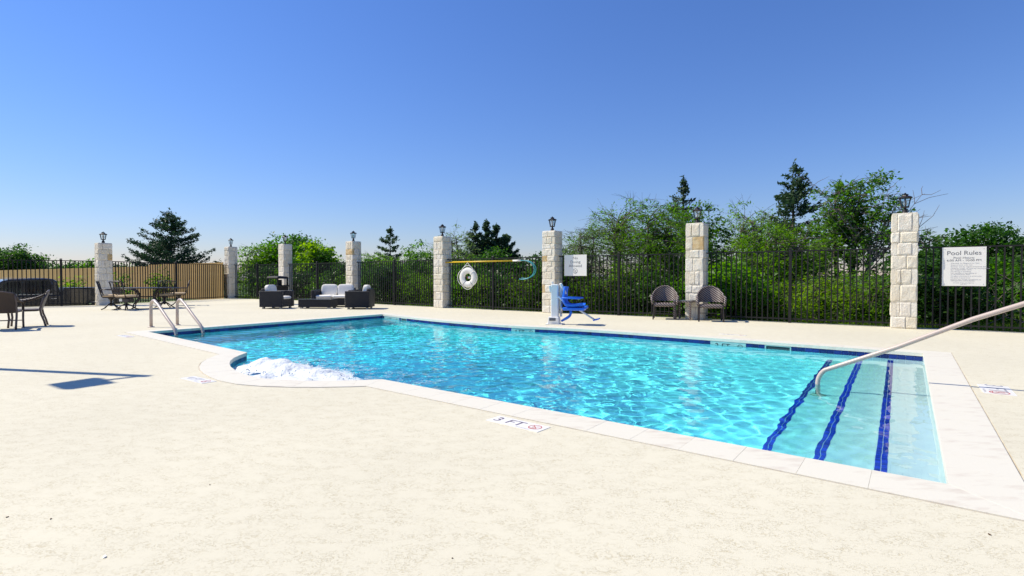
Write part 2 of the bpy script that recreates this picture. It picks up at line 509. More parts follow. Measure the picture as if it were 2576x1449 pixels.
# ------------------------------------------------------------------ mesh helpers
class MB:
    def __init__(s):
        s.v, s.f = [], []

    def add(s, vs, fs):
        k = len(s.v)
        s.v += [tuple(p) for p in vs]
        s.f += [tuple(i + k for i in q) for q in fs]
        return s

    def box(s, c, d, rz=0.0, rx=0.0, ry=0.0, top=1.0):
        M = Matrix.Translation(c) @ Matrix.Rotation(rz, 4, 'Z') @ Matrix.Rotation(ry, 4, 'Y') @ Matrix.Rotation(rx, 4, 'X')
        h = [x / 2 for x in d]
        vs = []
        for z in (-1, 1):
            k = top if z > 0 else 1
            for x, y in ((-1, -1), (1, -1), (1, 1), (-1, 1)):
                vs.append(M @ Vector((x * h[0] * k, y * h[1] * k, z * h[2])))
        return s.add(vs, [(3, 2, 1, 0), (4, 5, 6, 7), (0, 1, 5, 4), (1, 2, 6, 5), (2, 3, 7, 6), (3, 0, 4, 7)])

    def bar(s, p, q, a, b=None, up=(0, 0, 1)):
        p, q = Vector(p), Vector(q)
        b = b or a
        d = (q - p).normalized()
        u = Vector(up)
        if abs(d.dot(u)) > 0.95:
            u = Vector((0, 1, 0))
        x = d.cross(u).normalized()
        y = x.cross(d)
        vs = []
        for e in (p, q):
            for i, j in ((-1, -1), (1, -1), (1, 1), (-1, 1)):
                vs.append(e + x * (i * a / 2) + y * (j * b / 2))
        return s.add(vs, [(3, 2, 1, 0), (4, 5, 6, 7), (0, 1, 5, 4), (1, 2, 6, 5), (2, 3, 7, 6), (3, 0, 4, 7)])

    def tube(s, pts, r, n=8, closed=False, flat=1.0):
        pts = [Vector(p) for p in pts]
        m = len(pts)
        rr = r if isinstance(r, (list, tuple)) else [r] * m
        T = []
        for i in range(m):
            if closed:
                d = pts[(i + 1) % m] - pts[i - 1]
            else:
                d = pts[min(i + 1, m - 1)] - pts[max(i - 1, 0)]
            T.append(d.normalized())
        up = Vector((0, 0, 1)) if abs(T[0].z) < 0.9 else Vector((1, 0, 0))
        x = T[0].cross(up).normalized()
        vs, fs = [], []
        for i in range(m):
            x = (x - T[i] * x.dot(T[i])).normalized()
            y = T[i].cross(x)
            for k in range(n):
                a = 2 * math.pi * k / n
                vs.append(pts[i] + (x * math.cos(a) + y * math.sin(a) * flat) * rr[i])
        for i in range(m if closed else m - 1):
            j = (i + 1) % m
            for k in range(n):
                l = (k + 1) % n
                fs.append((i * n + k, i * n + l, j * n + l, j * n + k))
        if not closed:
            fs.append(tuple(reversed(range(n))))
            fs.append(tuple((m - 1) * n + k for k in range(n)))
        return s.add(vs, fs)

    def lathe(s, prof, c=(0, 0, 0), n=16, sq=None):
        """prof: (r, z) pairs round the z axis; sq = 4 gives a square section"""
        n = sq or n
        off = math.pi / 4 if sq == 4 else 0
        c = Vector(c)
        vs = [c + Vector((r * math.cos(off + 2 * math.pi * k / n), r * math.sin(off + 2 * math.pi * k / n), z)) for r, z in prof for k in range(n)]
        fs = []
        for i in range(len(prof) - 1):
            for k in range(n):
                l = (k + 1) % n
                fs.append((i * n + k, i * n + l, (i + 1) * n + l, (i + 1) * n + k))
        fs.append(tuple(reversed(range(n))))
        fs.append(tuple((len(prof) - 1) * n + k for k in range(n)))
        return s.add(vs, fs)

    def prism(s, poly, z0, z1):
        n = len(poly)
        vs = [(x, y, z0) for x, y in poly] + [(x, y, z1) for x, y in poly]
        fs = [tuple(reversed(range(n))), tuple(range(n, 2 * n))]
        fs += [(i, (i + 1) % n, (i + 1) % n + n, i + n) for i in range(n)]
        return s.add(vs, fs)

    def cushion(s, c, d, p=4.0, rz=0.0, rx=0.0, n=14):
        """pillow-like superellipsoid"""
        M = Matrix.Translation(c) @ Matrix.Rotation(rz, 4, 'Z') @ Matrix.Rotation(rx, 4, 'X')
        sg = lambda a, e: math.copysign(abs(a) ** e, a)
        vs, fs = [], []
        e, f = 2 / p, 2 / p
        for i in range(n + 1):
            th = -math.pi / 2 + math.pi * i / n
            for k in range(2 * n):
                ph = 2 * math.pi * k / (2 * n) + 0.01
                vs.append(M @ Vector((d[0] / 2 * sg(math.cos(th), 0.38) * sg(math.cos(ph), f), d[1] / 2 * sg(math.cos(th), 0.38) * sg(math.sin(ph), f), d[2] / 2 * sg(math.sin(th), 0.55))))
        m = 2 * n
        for i in range(n):
            for k in range(m):
                l = (k + 1) % m
                fs.append((i * m + k, i * m + l, (i + 1) * m + l, (i + 1) * m + k))
        return s.add(vs, fs)

    def grid(s, fn, nu, nv, flip=False):
        vs = [fn(i / nu, j / nv) for j in range(nv + 1) for i in range(nu + 1)]
        fs = []
        for j in range(nv):
            for i in range(nu):
                a = j * (nu + 1) + i
                q = (a, a + 1, a + nu + 2, a + nu + 1)
                fs.append(tuple(reversed(q)) if flip else q)
        return s.add(vs, fs)

    def mesh(s, name, mat, smooth=False):
        me = bpy.data.meshes.new(name)
        me.from_pydata(s.v, [], s.f)
        me.materials.append(mat)
        if smooth:
            me.shade_smooth()
        return me

    def build(s, name, mat, parent=None, smooth=False, bevel=0.0, loc=None, rz=0.0):
        o = bpy.data.objects.new(name, s.mesh(name, mat, smooth))
        COL.objects.link(o)
        if parent:
            o.parent = parent
        if loc is not None:
            o.location = loc
        o.rotation_euler.z = rz
        if bevel:
            b = o.modifiers.new('bevel', 'BEVEL')
            b.width = bevel
            b.segments = 2
            b.limit_method = 'ANGLE'
        return o

def np_mesh(name, V, quads, mat, smooth=False, tris=None):
    me = bpy.data.meshes.new(name)
    V = np.asarray(V, dtype=np.float32)
    nq = 0 if quads is None else len(quads)
    ntr = 0 if tris is None else len(tris)
    me.vertices.add(len(V))
    me.vertices.foreach_set('co', V.ravel())
    idx, starts = [], []
    if nq:
        idx.append(np.asarray(quads, dtype=np.int32).ravel())
        starts.append(np.arange(nq, dtype=np.int32) * 4)
    if ntr:
        idx.append(np.asarray(tris, dtype=np.int32).ravel())
        starts.append(nq * 4 + np.arange(ntr, dtype=np.int32) * 3)
    idx = np.concatenate(idx)
    me.loops.add(len(idx))
    me.loops.foreach_set('vertex_index', idx)
    me.polygons.add(nq + ntr)
    me.polygons.foreach_set('loop_start', np.concatenate(starts))
    me.update(calc_edges=True)
    me.materials.append(mat)
    if smooth:
        me.shade_smooth()
    return me

def link(name, me, parent=None, loc=None, rz=0.0):
    o = bpy.data.objects.new(name, me)
    COL.objects.link(o)
    if parent:
        o.parent = parent
    if loc is not None:
        o.location = loc
    o.rotation_euler.z = rz
    return o

def tag(o, label=None, cat=None, group=None, kind=None):
    for k, x in (('label', label), ('category', cat), ('group', group), ('kind', kind)):
        if x:
            o[k] = x
    return o

def thing(name, label, cat, loc=(0, 0, 0), rz=0.0, group=None):
    o = bpy.data.objects.new(name, None)
    COL.objects.link(o)
    o.location = loc
    o.rotation_euler.z = rz
    o.empty_display_size = 0.2
    return tag(o, label, cat, group)

def copy_tree(src, parent=None):
    c = src.copy()
    COL.objects.link(c)
    if parent:
        c.parent = parent
    for ch in list(src.children):
        copy_tree(ch, c)
    return c

def place(src, loc, rz, label, scale=None):
    c = copy_tree(src)
    c.location = loc
    c.rotation_euler.z = rz
    c['label'] = label
    if scale:
        c.scale = scale
    return c

def text_mesh(body, size, mat, align='CENTER', sx=1.0):
    cu = bpy.data.curves.new('lettering', 'FONT')
    cu.body = body
    cu.size = size
    cu.align_x = align
    cu.align_y = 'CENTER'
    cu.resolution_u = 3
    ob = bpy.data.objects.new('lettering', cu)
    COL.objects.link(ob)
    bpy.context.view_layer.update()
    me = bpy.data.meshes.new_from_object(ob.evaluated_get(bpy.context.evaluated_depsgraph_get()))
    bpy.data.objects.remove(ob)
    bpy.data.curves.remove(cu)
    if sx != 1.0:
        for v in me.vertices:
            v.co.x *= sx
    me.materials.clear()
    me.materials.append(mat)
    return me

def text(name, body, size, mat, parent, loc, upright=True, align='CENTER', sx=1.0):
    o = link(name, text_mesh(body, size, mat, align, sx), parent, loc)
    if upright:
        o.rotation_euler.x = R(90)
    return o

def no_dive_mesh(r, mat):
    """ring with a slash and a small diving figure, flat in xy"""
    mb = MB()
    n = 40
    ro, ri = r, r * 0.86
    ring = [(ro * math.cos(2 * math.pi * k / n), ro * math.sin(2 * math.pi * k / n), 0) for k in range(n)]
    ring += [(ri * math.cos(2 * math.pi * k / n), ri * math.sin(2 * math.pi * k / n), 0) for k in range(n)]
    mb.add(ring, [(k, (k + 1) % n, n + (k + 1) % n, n + k) for k in range(n)])
    def stroke(p, q, wd, z=0.0002):
        p, q = Vector((*p, z)), Vector((*q, z))
        d = (q - p).normalized()
        x = Vector((-d.y, d.x, 0)) * wd / 2
        mb.add([p - x, q - x, q + x, p + x], [(0, 1, 2, 3)])
    stroke((-0.64 * r, 0.64 * r), (0.64 * r, -0.64 * r), 0.11 * r)
    stroke((0.45 * r, 0.5 * r), (0.0, 0.02 * r), 0.10 * r, 0.0004)
    stroke((0.0, 0.02 * r), (-0.32 * r, -0.36 * r), 0.13 * r, 0.0004)
    stroke((-0.02 * r, 0.0), (-0.45 * r, -0.02 * r), 0.08 * r, 0.0005)
    stroke((-0.5 * r, -0.66 * r), (0.5 * r, -0.66 * r), 0.12 * r, 0.0003)
    return mb.mesh('no_diving_symbol', mat)

# ------------------------------------------------------------------ pool outline (u, v), counter-clockwise seen from above: near edge left->right
def UVpx(px, py, z=0.0):
    return UV(G(px, py, z))

c_nl, c_fl, c_fr, c_nr = UVpx(373, 835), UVpx(962, 790.6), UVpx(2322, 889), UVpx(2386, 1220)
far_mid = [UVpx(*p) for p in ((1790, 851), (1490, 830.4), (1286, 819.8), (1112, 806.5), (1030, 798.3))]
alc_l, alc_r = UVpx(622, 887.5), UVpx(962, 955)
# alcove bulge: circular arc between its two ends, sampled through the photographed points
arc = [UVpx(*p) for p in ((590, 900), (577, 914), (590, 931), (640, 949), (720, 957), (850, 958.5))]

def smooth_path(pts, step):
    """Catmull-Rom through pts, resampled"""
    P = [Vector((*p, 0)) for p in pts]
    P = [P[0] * 2 - P[1]] + P + [P[-1] * 2 - P[-2]]
    out = []
    for i in range(1, len(P) - 2):
        for k in range(12):
            t = k / 12
            a, b, c, d = P[i - 1], P[i], P[i + 1], P[i + 2]
            out.append(0.5 * ((2 * b) + (c - a) * t + (2 * a - 5 * b + 4 * c - d) * t * t + (3 * b - a - 3 * c + d) * t ** 3))
    out.append(P[-2])
    return resample([(p.x, p.y) for p in out], step)

def resample(pts, step):
    P = np.array(pts)
    s = np.concatenate([[0], np.cumsum(np.hypot(*np.diff(P, axis=0).T))])
    n = max(1, round(s[-1] / step))
    t = np.linspace(0, s[-1], n + 1)
    return [(float(np.interp(x, s, P[:, 0])), float(np.interp(x, s, P[:, 1]))) for x in t]

ST = 0.335
side_near_r = resample([alc_r, c_nr], ST)
side_right = resample([c_nr, c_fr], ST)
side_far = smooth_path([c_fr] + far_mid + [c_fl], ST)
side_left = resample([c_fl, c_nl], ST)
side_near_l = resample([c_nl, alc_l], ST)
side_alc = smooth_path([alc_l] + arc + [alc_r], ST * 0.8)
OUT = []
for sd in (side_near_r, side_right, side_far, side_left, side_near_l, side_alc):
    OUT += sd[:-1]
NO = len(OUT)

def offset(poly, d):
    """offset a counter-clockwise polygon outwards, mitred"""
    n = len(poly)
    res = []
    for i in range(n):
        a, b, c = Vector(poly[i - 1]), Vector(poly[i]), Vector(poly[(i + 1) % n])
        e1, e2 = (b - a).normalized(), (c - b).normalized()
        n1, n2 = Vector((e1.y, -e1.x)), Vector((e2.y, -e2.x))
        m = (n1 + n2)
        k = max(0.45, m.length_squared / 2)
        res.append(tuple(b + m * (d / k)))
    return res

OUTER = offset(OUT, 0.33)
SEAL = offset(OUT, 0.342)

# ------------------------------------------------------------------ ground, deck
PILLARS = [  # u, v, height, courses (left to right)
    (-25.5, 7.16, 2.46, 10), (-28.3, 13.45, 2.70, 11), (-24.2, 14.1, 2.72, 10), (-18.86, 14.1, 2.64, 10),
    (-13.45, 13.95, 2.59, 11), (-8.75, 14.0, 2.55, 13), (-4.35, 14.25, 2.54, 8), (0.10, 14.42, 2.50, 8), (4.6, 14.5, 2.5, 8)]
deck_poly = [(9, -14), (9, 14.75), (4.6, 14.72), (0.1, 14.66), (-4.35, 14.48), (-8.75, 14.22), (-13.45, 14.18), (-18.86, 14.3),
             (-24.2, 14.32), (-28.6, 13.72), (-25.75, 7.05), (-26.65, 4.3), (-31.0, -9.0), (-31.5, -14)]

def sheet(poly, holes, z):
    loops = [[Vector((p[0], p[1], 0)) for p in poly]] + [[Vector((p[0], p[1], 0)) for p in h] for h in holes]
    tri = tessellate_polygon(loops)
    vs = [W2(p.x, p.y, z) for l in loops for p in l]
    return vs, [tuple(t) for t in tri]

mb = MB()
vs, fs = sheet(deck_poly, [SEAL], 0.0)
mb.add(vs, fs)
n0 = len(deck_poly)
k = len(mb.v)
mb.add([(p.x, p.y, -0.5) for p in vs[:n0]] + vs[:n0], [(i, (i + 1) % n0, n0 + (i + 1) % n0, n0 + i) for i in range(n0)])
h = vs[n0:]
mb.add([(p.x, p.y, -0.12) for p in h] + h, [(i, (i + 1) % NO, NO + (i + 1) % NO, NO + i) for i in range(NO)])
deck = tag(mb.build('pool_deck', M_DECK), kind='structure')

# joint sealant between coping and deck
mb = MB()
a, b = [W2(*p, -0.004) for p in OUTER], [W2(*p, -0.004) for p in SEAL]
mb.add(a + b, [(i, (i + 1) % NO, NO + (i + 1) % NO, NO + i) for i in range(NO)])
seal = mb.build('joint_sealant', M_SEAL, deck)

# terrain: one wide grid, lower at the parking lot on the left
def terrain_z(u, v):
    edge = -25.9 + (v - 7.16) * (2.8 / -6.3 if v > 7.16 else 0.32)
    dl = max(0.0, min(1.0, (edge - u - 0.15) / 1.1))
    back = max(0.0, min(1.0, (16.2 - v) / 2.0))
    far = max(0.0, v - 40) * 0.004
    return -0.07 - 0.70 * dl * back - 0.25 * (1 - back) * dl + far
us = [-700, -420, -250, -150, -90, -60, -45, -38, -34] + [x * 0.5 for x in range(-64, -49)] + [-24, -20, -16, -13, 1, 5, 9, 14, 25, 50, 100, 200, 400, 700]
vv = [-300, -120, -50, -20, -14, -6, 0, 2.4, 4, 6, 7, 8, 9, 10.6, 12, 13, 14, 15, 16, 17, 18, 20, 23, 27, 32, 40, 55, 80, 120, 200, 350, 700]
mb = MB()
gv = [W2(u, v, terrain_z(u, v)) for v in vv for u in us]
nu = len(us)
gf = []
for j in range(len(vv) - 1):
    for i in range(nu - 1):
        if -13.1 <= us[i] and us[i + 1] <= 1.1 and 2.3 <= vv[j] and vv[j + 1] <= 10.7:
            continue
        gf.append((j * nu + i, j * nu + i + 1, (j + 1) * nu + i + 1, (j + 1) * nu + i))
mb.add(gv, gf)
tag(mb.build('ground', M_GROUND, smooth=True), kind='structure')
mb = MB()
mb.add([W2(*p, -0.762) for p in ((-42, -14), (-32.6, -14), (-27.4, 4.3), (-26.95, 6.5), (-29.4, 12.5), (-42, 12.5))], [(0, 1, 2, 3, 4, 5)])
tag(mb.build('parking_lot', M_ASPHALT), kind='structure')
# low dry rise far off, seen between the trees
mb = MB()
rng = random.Random(5)
hp = []
for i in range(41):
    px = 500 + i * 30
    base = AT(px, 697, 150)
    hh = (5.9 - 0.0011 * (px - 1050) ** 2 / 60 + rng.uniform(-0.12, 0.12))
    hp.append((base, max(0.4, hh)))
for base, hh in hp:
    d = Vector((base.x, base.y, 0)).normalized()
    for s, z in ((-30, 0.2), (-8, hh * 0.9), (0, hh), (40, hh * 0.9), (90, 0.0)):
        mb.v.append(tuple(Vector((base.x, base.y, 0)) + d * s + Vector((0, 0, z))))
for i in range(40):
    for j in range(4):
        mb.f.append((i * 5 + j, (i + 1) * 5 + j, (i + 1) * 5 + j + 1, i * 5 + j + 1))
tag(mb.build('hill', M_HILL, smooth=True), kind='structure')

# ------------------------------------------------------------------ pool basin, coping, tiles
ZW = -0.11
def floor_z(u):
    t = max(0.0, min(1.0, (-2.5 - u) / 5.5))
    return -1.02 - 0.36 * (t * t * (3 - 2 * t))
mb = MB()
mb.grid(lambda a, b: W2(-12.8 + 13.6 * a, 2.5 + 8.2 * b, floor_z(-12.8 + 13.6 * a)), 34, 6)
basin = tag(mb.build('pool_basin', M_PLASTER, smooth=True), kind='structure')
INW = offset(OUT, 0.022)
mb = MB()
a, b = [W2(*p, -0.045) for p in INW], [W2(*p, -1.6) for p in INW]
mb.add(b + a, [(i, (i + 1) % NO, NO + (i + 1) % NO, NO + i) for i in range(NO)])
wall = mb.build('pool_wall', M_PLASTER, basin)

coping = bpy.data.objects.new('pool_coping', None)
COL.objects.link(coping)
tag(coping, kind='structure')
rng = random.Random(3)
INN = offset(OUT, 0.0)
for i in range(NO):
    j = (i + 1) % NO
    p0, p1, q1, q0 = (Vector(INN[i]), Vector(INN[j]), Vector(OUTER[j]), Vector(OUTER[i]))
    e, f = (p1 - p0).normalized() * 0.0004, (q1 - q0).normalized() * 0.0004
    p0, p1, q0, q1 = p0 + e, p1 - e, q0 + f, q1 - f
    c = (p0 + p1 + q0 + q1) / 4
    jit = rng.uniform(-0.0015, 0.0015)
    cc = W2(c.x, c.y)
    ring = []
    for k_, z in ((1.0, -0.045), (1.0, 0.0040 + jit * 0.3), (0.9955, 0.0055 + jit * 0.3)):
        ring.append([W2(*(c + (p - c) * k_), z) - cc for p in (p0, q0, q1, p1)])
    mb = MB()
    mb.add(ring[0] + ring[1] + ring[2], [(3, 2, 1, 0), (8, 9, 10, 11)] + [(r * 4 + a_, r * 4 + (a_ + 1) % 4, r * 4 + 4 + (a_ + 1) % 4, r * 4 + 4 + a_) for r in (0, 1) for a_ in range(4)])
    mb.build('coping_stone', M_COPING, coping, loc=cc)
mb = MB()
a, b = [W2(*p, 0.0030) for p in offset(OUT, 0.006)], [W2(*p, 0.0030) for p in offset(OUT, 0.326)]
mb.add(a + b, [(i, (i + 1) % NO, NO + (i + 1) % NO, NO + i) for i in range(NO)])
mb.build('mortar_bed', M_COPING, coping)

# waterline tiles: far wall, left end wall and the alcove
def proj(p):
    d = Vector(p) - Vector((0, 0, HC))
    f_ = d.y * CP - d.z * SP
    up = d.y * SP + d.z * CP
    return 1288 + F * d.x / f_, 724.5 - F * up / f_
tile_line = [p for p in resample(smooth_path([c_fr] + far_mid + [c_fl], 0.05), 0.102)]
left_line = resample([c_fl, c_nl], 0.102)
alc_line = resample(smooth_path([alc_l] + arc + [alc_r], 0.05), 0.102)
tm = MB().box((0, 0, 0), (0.098, 0.012, 0.100)).mesh('tile', M_TILE)
PLATES = [(1286, 1345, '4 FT'), (1788, 1869, '3 FT'), (967, 1004, '4 FT')]
SKIM = [(1008, 1024), (1927, 1990)]
def wall_items(line, plates):
    done = set()
    for i in range(len(line) - 1):
        p, q = Vector(line[i]), Vector(line[i + 1])
        c = (p + q) / 2
        d = (q - p).normalized()
        nrm = Vector((d.y, -d.x))            # outwards
        px, _ = proj(W2(*p.lerp(q, 0.5), -0.05))
        face = c + nrm * 0.012
        rz = ang(W2(*p), W2(*q))
        if plates:
            hit = [k_ for k_, (a_, b_, s_) in enumerate(PLATES) if a_ <= px <= b_]
            if hit or any(a_ <= px <= b_ for a_, b_ in SKIM):
                continue
        link('tile', tm, basin, W2(*face, -0.098), rz)
wall_items(tile_line, True)
wall_items(left_line, False)
wall_items(alc_line, False)
def far_u(px):
    """pool-edge point on the far side under an image column"""
    best = min(range(len(tile_line) - 1), key=lambda i: abs(proj(W2(*tile_line[i], -0.05))[0] - px))
    p, q = W2(*tile_line[best]), W2(*tile_line[min(best + 1, len(tile_line) - 1)])
    return p, ang(p, q)
for a_, b_, s_ in PLATES:
    p0, _ = far_u(a_)
    p1, _ = far_u(b_)
    c = (p0 + p1) / 2
    L = (p1 - p0).length
    rz = ang(p0, p1)
    d = (p1 - p0).normalized()
    nrm = Vector((d.y, -d.x, 0)) if Vector((d.y, -d.x, 0)).dot(W2(0, -1)) > 0 else Vector((-d.y, d.x, 0))
    pc = c - nrm * 0.012
    pl = MB().box((0, 0, 0), (L, 0.014, 0.16)).build('depth_tile', M_PLATE, basin, bevel=0.002, loc=(pc.x, pc.y, -0.128), rz=rz)
    txt = text('lettering', s_, 0.135, M_BLACK, pl, (-L * 0.15, -0.0085, -0.005), sx=1.1)
    sy = link('no_diving_symbol', no_dive_mesh(0.052, M_BLACK), pl, (L * 0.34, -0.0085, -0.004))
    sy.rotation_euler.x = R(90)
for a_, b_ in SKIM:
    p0, _ = far_u(a_)
    p1, _ = far_u(b_)
    c = (p0 + p1) / 2
    rz = ang(p0, p1)
    L = (p1 - p0).length
    mb = MB()
    mb.box((0, 0, 0.045), (L, 0.02, 0.012)).box((-L / 2 + 0.01, 0, 0), (0.02, 0.02, 0.10)).box((L / 2 - 0.01, 0, 0), (0.02, 0.02, 0.10))
    nn = W2(0, 1).normalized()
    sk = mb.build('skimmer_frame', M_PLATE, basin, loc=c + nn * 0.012 + Vector((0, 0, -0.10)), rz=rz)
    MB().box((0, 0, 0), (L - 0.04, 0.006, 0.09)).build('skimmer_shade', pmat('opening_shade', (0.03, 0.05, 0.06), 0.6) if 'opening_shade' not in MATS else MATS['opening_shade'], basin, loc=c + nn * 0.018 + Vector((0, 0, -0.10)), rz=rz)  # dark sheet stands in for the shade inside the skimmer mouth

# steps across the right end, each with a double row of cobalt nosing tiles
nt_mesh = MB().box((0, 0, 0), (0.032, 0.0160, 0.006)).mesh('nosing_tile', M_TILE2)
STEPS = [(-0.12, 0.32, -0.27), (-0.50, -0.122, -0.47), (-0.90, -0.502, -0.69)]
v0s, v1s = c_nr[1] - 0.2, c_fr[1] + 0.12
receivers = [basin, wall]
for k_, (ua, ub, z) in enumerate(STEPS):
    mb = MB()
    mb.prism([tuple(W2(*p))[:2] for p in ((ua, v0s), (0.6, v0s), (0.6, v1s), (ua, v1s))], -1.3, z)
    st = tag(mb.build('pool_step', M_STEP, bevel=0.012), kind='structure')
    receivers.append(st)
    rngt = random.Random(k_)
    n = int((c_fr[1] - c_nr[1] - 0.04) / 0.0205)
    vlist = [c_nr[1] + 0.03 + 0.0205 * i for i in range(n)]
    mbs = MB()
    for row in (0, 1):
        uu = ua + 0.022 + row * 0.037
        for i, v in enumerate(vlist):
            p = W2(uu, v, z + 0.002)
            if i < 148:
                receivers.append(link('nosing_tile', nt_mesh, st, p, -A + rngt.uniform(-0.02, 0.02)))
            else:
                mbs.box(p, (0.032, 0.016, 0.006), rz=-A)
    if mbs.v:
        o = mbs.build('nosing_tile_strip', M_TILE2, st)
        o['kind'] = 'stuff'
        receivers.append(o)
# bench inside the spa alcove
mb = MB()
mb.prism([tuple(W2(*p))[:2] for p in ((alc_l[0] - 0.2, 2.5), (alc_r[0] + 0.2, 2.5), (alc_r[0] + 0.2, 3.6), (alc_l[0] - 0.2, 3.6))], -1.5, -0.62)
o = tag(mb.build('spa_bench', M_PLASTER, bevel=0.02), kind='structure')
receivers.append(o)

# water surface with real waves
u0, u1, v0, v1 = -12.75, 0.45, 2.6, 10.6
nu_, nv_ = 400, 240
uu, vv_ = np.meshgrid(np.linspace(u0, u1, nu_), np.linspace(v0, v1, nv_))
rg = np.random.default_rng(11)
Z = np.zeros_like(uu)
amp = 0.30 + 0.95 * np.exp(-((uu + 4.2) / 3.4) ** 2 - ((vv_ - 5.6) / 2.8) ** 2) + 0.25 * np.clip((-5 - uu) / 5, 0, 1)
for lo, hi, n, a_ in ((0.45, 1.3, 26, 0.0012), (0.13, 0.36, 46, 0.0025)):
    for i in range(n):
        lam = rg.uniform(lo, hi)
        th = rg.uniform(0, 6.283)
        k_ = 6.283 / lam
        Z += a_ * lam * np.sin(k_ * (uu * math.cos(th) + vv_ * math.sin(th)) + rg.uniform(0, 6.28) + 0.8 * np.sin(uu * 0.9 + i) * np.cos(vv_ * 0.8 + 2 * i))
amp *= 0.25 + 0.75 * np.clip((-0.4 - uu) / 2.0, 0, 1)
Z *= amp
# fine chop round the spa jets
d_spa = np.hypot(uu - (-6.0), vv_ - 3.6)
for i in range(18):
    lam = rg.uniform(0.12, 0.3)
    th = rg.uniform(0, 6.283)
    Z += 0.0022 * lam / 0.2 * np.exp(-d_spa / 2.6) * np.sin(6.283 / lam * (uu * math.cos(th) + vv_ * math.sin(th)) + rg.uniform(0, 6.28))
for (px, py, s) in ((1757, 1065, 1.0), (1880, 940, 0.8), (1700, 925, 0.8), (2300, 1150, 0.35), (1790, 868, 0.6)):
    cu_, cv_ = UVpx(px, py, ZW)
    d = np.hypot(uu - cu_, vv_ - cv_)
    Z += s * 0.0017 * np.cos(d * 6.283 / 0.085) * np.exp(-(d / 0.21) ** 2)
P3 = np.stack([uu * UX + vv_ * VX, uu * UY + vv_ * VY, ZW + Z], -1).reshape(-1, 3)
ii = (np.arange(nv_ - 1)[:, None] * nu_ + np.arange(nu_ - 1)[None, :]).ravel()
wme = np_mesh('pool_water', P3, np.stack([ii, ii + 1, ii + nu_ + 1, ii + nu_], 1), M_WATER, True)
# colour that the light takes on through the water column under each point
dep = np.where(uu > -0.12, 0.16, np.where(uu > -0.50, 0.36, np.where(uu > -0.90, 0.58, 0.0)))
tt = np.clip((-2.5 - uu) / 5.5, 0, 1)
dep = np.where(dep > 0, dep, 0.92 + 0.36 * tt * tt * (3 - 2 * tt))
ker = 9
dsm = dep.copy()
for _ in range(2):
    dsm = np.stack([np.roll(dsm, s, 1) for s in range(-3, 4)]).mean(0)
    dsm[:, :4], dsm[:, -4:] = dep[:, :4], dep[:, -4:]
ab = np.array([0.92, 0.02, 0.0])
colr = np.exp(-dsm[..., None] * ab * 1.15).reshape(-1, 3)
ca = wme.color_attributes.new('water_tint', 'FLOAT_COLOR', 'POINT')
ca.data.foreach_set('color', np.concatenate([colr, np.ones((len(colr), 1))], 1).astype(np.float32).ravel())
water = tag(link('pool_water', wme), kind='structure')
water.cycles.is_caustics_caster = True
for o in receivers:
    o.cycles.is_caustics_receiver = True
for o in basin.children:
    o.cycles.is_caustics_receiver = True

# foam boiling up over the spa jets
rg = np.random.default_rng(4)
fpts = [UVpx(*p, ZW) for p in ((625, 930), (615, 940), (660, 953), (720, 957), (760, 960), (850, 957), (640, 938), (668, 925), (700, 930), (735, 935), (770, 943), (800, 945), (835, 950), (690, 945), (740, 950), (790, 955), (655, 948), (835, 958))]
fh = [0.045, 0.04, 0.055, 0.055, 0.055, 0.05, 0.04, 0.14, 0.15, 0.115, 0.075, 0.10, 0.06, 0.05, 0.05, 0.04, 0.02, 0.03]
nf = 110
fu, fv = np.meshgrid(np.linspace(alc_l[0] + 0.1, alc_r[0] + 0.2, nf), np.linspace(2.9, 4.6, nf))
H = np.zeros_like(fu)
for (a_, b_), hgt in zip(fpts, fh):
    r_ = 0.17 + hgt
    H = np.maximum(H, hgt * np.exp(-(((fu - a_) ** 2 + (fv - b_) ** 2) / r_ ** 2) * 1.4))
nz = np.zeros_like(fu)
for i in range(30):
    lam = rg.uniform(0.06, 0.3)
    th = rg.uniform(0, 6.28)
    nz += lam * np.sin(6.283 / lam * (fu * math.cos(th) + fv * math.sin(th)) + rg.uniform(0, 6.28))
H = H + (nz / np.abs(nz).max()) * 0.026 * np.clip(H / 0.04, 0, 1) - 0.012
dens_f = np.clip((H + 0.016) / 0.06, 0, 1) ** 0.6
ii = (np.arange(nf - 1)[:, None] * nf + np.arange(nf - 1)[None, :])
keep = (H[:-1, :-1] > -0.0155) | (H[1:, 1:] > -0.0155)
H = np.maximum(H, 0.004)
ii = ii[keep]
Pf = np.stack([fu * UX + fv * VX, fu * UY + fv * VY, ZW + H], -1).reshape(-1, 3)
foam = link('foam', np_mesh('foam', Pf, np.stack([ii, ii + 1, ii + nf + 1, ii + nf], 1), M_FROTH, True))
ca = foam.data.attributes.new('froth', 'FLOAT', 'POINT')
ca.data.foreach_set('value', dens_f.astype(np.float32).ravel())
tag(foam, 'white foam boiling up in the rounded corner of the pool', 'foam', kind='stuff')
mb = MB()
rr = random.Random(8)
for i in range(170):
    a_, b_ = fpts[rr.randrange(len(fpts))]
    q = W2(a_ + rr.gauss(0, 0.22), b_ + abs(rr.gauss(0, 0.30)) - 0.1, ZW + abs(rr.gauss(0, 0.05)) + 0.002)
    s = rr.uniform(0.004, 0.013)
    mb.lathe([(s * 0.5, -s * 0.8), (s, 0), (s * 0.5, s * 0.8)], q, n=5)
sp = mb.build('water_droplets', M_FOAM, foam, smooth=True)
sp['kind'] = 'stuff'

